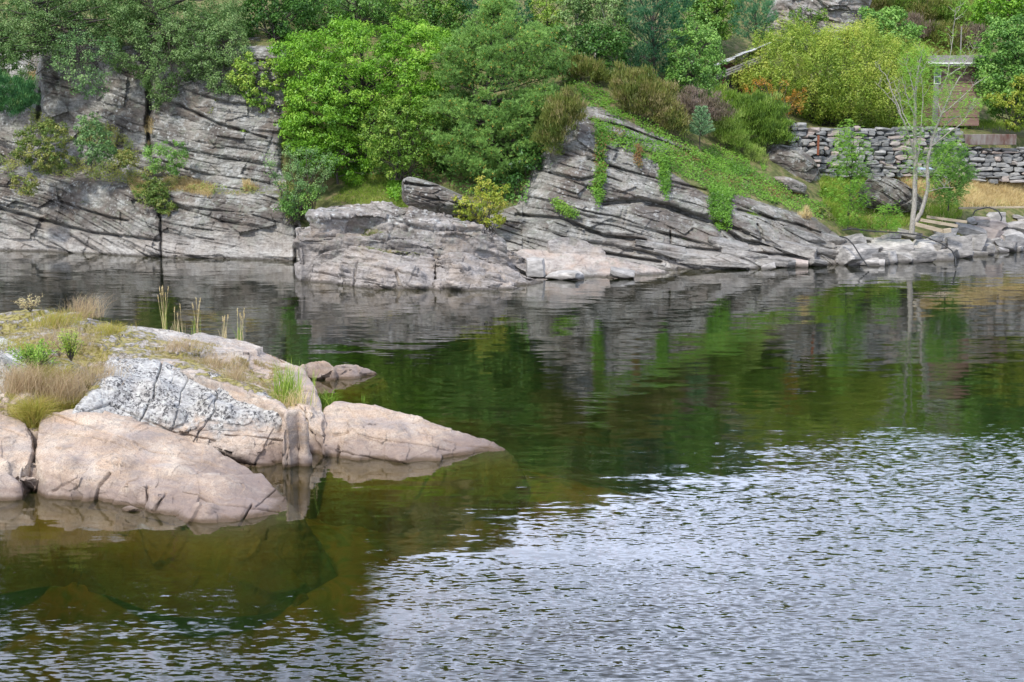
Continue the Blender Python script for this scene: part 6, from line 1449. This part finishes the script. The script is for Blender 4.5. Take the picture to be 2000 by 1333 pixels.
# shore stones: every one a stone of its own
rs = np.random.default_rng(21)
def shore_row(px): return np.interp(px, [1640, 1700, 1850, 1930, 2000, 2200], [518, 519, 506, 497, 488, 476])
GS = 'stones piled along the shore on the right'
bigs = [(1672, 500, 60, 34, 'pink rounded stone at the left end of the shore stones'), (1668, 478, 46, 26, 'squarish pale stone where the left hose starts'), (1740, 480, 70, 22, 'long flat pale slab stone in the middle of the pile'),
        (1712, 510, 40, 30, 'dark grey wedge-shaped stone at the waterline right of the left hose'), (1785, 503, 64, 26, 'wide grey stone at the waterline below the grey tree'), (1738, 506, 26, 26, 'small upright grey stone at the waterline'),
        (1828, 484, 44, 16, 'flat pinkish stone under the long hose'), (1868, 488, 46, 44, 'tilted dark slab sloping to the water beside the long hose'), (1902, 478, 40, 34, 'rounded pale boulder right of the tilted slab'),
        (1925, 455, 60, 22, 'large flat-topped grey slab at the right end'), (1965, 465, 52, 26, 'brownish block at the right end of the shore stones'), (1890, 452, 56, 20, 'long light slab below the rear timber'),
        (1975, 440, 60, 18, 'broad pale slab high on the right shore'), (1905, 498, 34, 14, 'low dark stone touching the water right of the tilted slab'), (1830, 508, 52, 24, 'brown rounded stone at the waterline, middle of the pile')]
def put_stone(px, py, w_, h_, label, Y=None, flat=False):
    sr = shore_row(px)
    up = max(0, sr - py - h_ / 2)
    Yc = (Wy(sr) + up * .075 + .3) if Y is None else Y
    k = FPX / Yc
    S = stone(rs, (w_ / k * 1.08, max(.6, w_ / k * .9), h_ / k * 1.15), .02, 6) @ rotm(rs.normal(.05, .1), rs.normal(0, .12), rs.normal(0, .3)).T
    c = P(px, py, Yc); c[1] = min(c[1], float(TY(px, py)) - .1)
    o = mesh('stone', S, SF, M['shorestone'], attrs={'var': np.full(len(S), rs.uniform(0, 1))}, shade=False)
    o.location = [float(q) for q in c]
    tag(o, label, 'stone', GS)
for b_ in bigs: put_stone(*b_)
n_ = 0
for lev in range(7):
    px = 1648 + rs.uniform(0, 10)
    while px < 2120:
        w_ = rs.uniform(14, 46); h_ = min(17, w_ * rs.uniform(.28, .6))
        py = shore_row(px) - 2 - lev * 11.5 + rs.uniform(-4, 4)
        if lev > 4 and px < 1880: px += w_; continue
        put_stone(px, py, w_, h_, 'smaller angular grey stone in the pile along the right shore'); n_ += 1
        px += w_ * (1.0 if lev < 3 else 1.15)
print('small stones', n_)
for x, y, w_, h_, Yc, lb in ((1047, 522, 34, 30, 69.4, 'pointed grey-pink rock jammed between the far point tip and the pink shelf'), (1105, 538, 62, 14, 69.3, 'flat-topped brown rock in front of the pink shelf'), (1215, 536, 44, 14, 69.6, 'small dark wedge of rock at the waterline in front of the pink shelf')):
    put_stone(x, y, w_, h_, lb, Y=Yc)
for x, y, w_, h_, a_ in ((1330, 498, 110, 14, .14), (1390, 512, 140, 12, .1), (1450, 498, 90, 13, .2), (1540, 482, 110, 15, .22), (1500, 508, 110, 12, .12), (1600, 492, 80, 14, .2), (1570, 460, 90, 12, .28), (1290, 482, 100, 12, .2), (1420, 476, 80, 12, .25), (1625, 470, 50, 16, .25),):
    Yc = float(TY(x, y)); k = FPX / Yc
    S = stone(rs, (w_ / k, 1.1, h_ / k * 1.3), .03, 5) @ rotm(rs.normal(0, .06), a_, rs.normal(0, .1)).T
    o = mesh('rock_layer', S, SF, M['layer'], attrs={'var': np.full(len(S), rs.uniform(0, .6))}, shade=False)
    c_ = P(x, y, Yc + .15); o.location = [float(q) for q in c_]
    tag(o, 'thin slab of layered rock jutting out along the foot of the far cliff', 'rock', 'rock layers jutting from the cliff foot')
for i, (x, y, w_, h_, lb) in enumerate([(1560, 515, 34, 14, 'flat grey stone at the waterline under the right cliff'), (1598, 513, 44, 11, 'long low stone at the waterline left of the shore pile'), (1500, 520, 26, 9, 'small low stone awash below the cliff')]):
    put_stone(x, y, w_, h_, lb, Y=Wy(y + 6) )
print('objects', len(bpy.data.objects), 'verts', sum(len(m.vertices) for m in bpy.data.meshes))
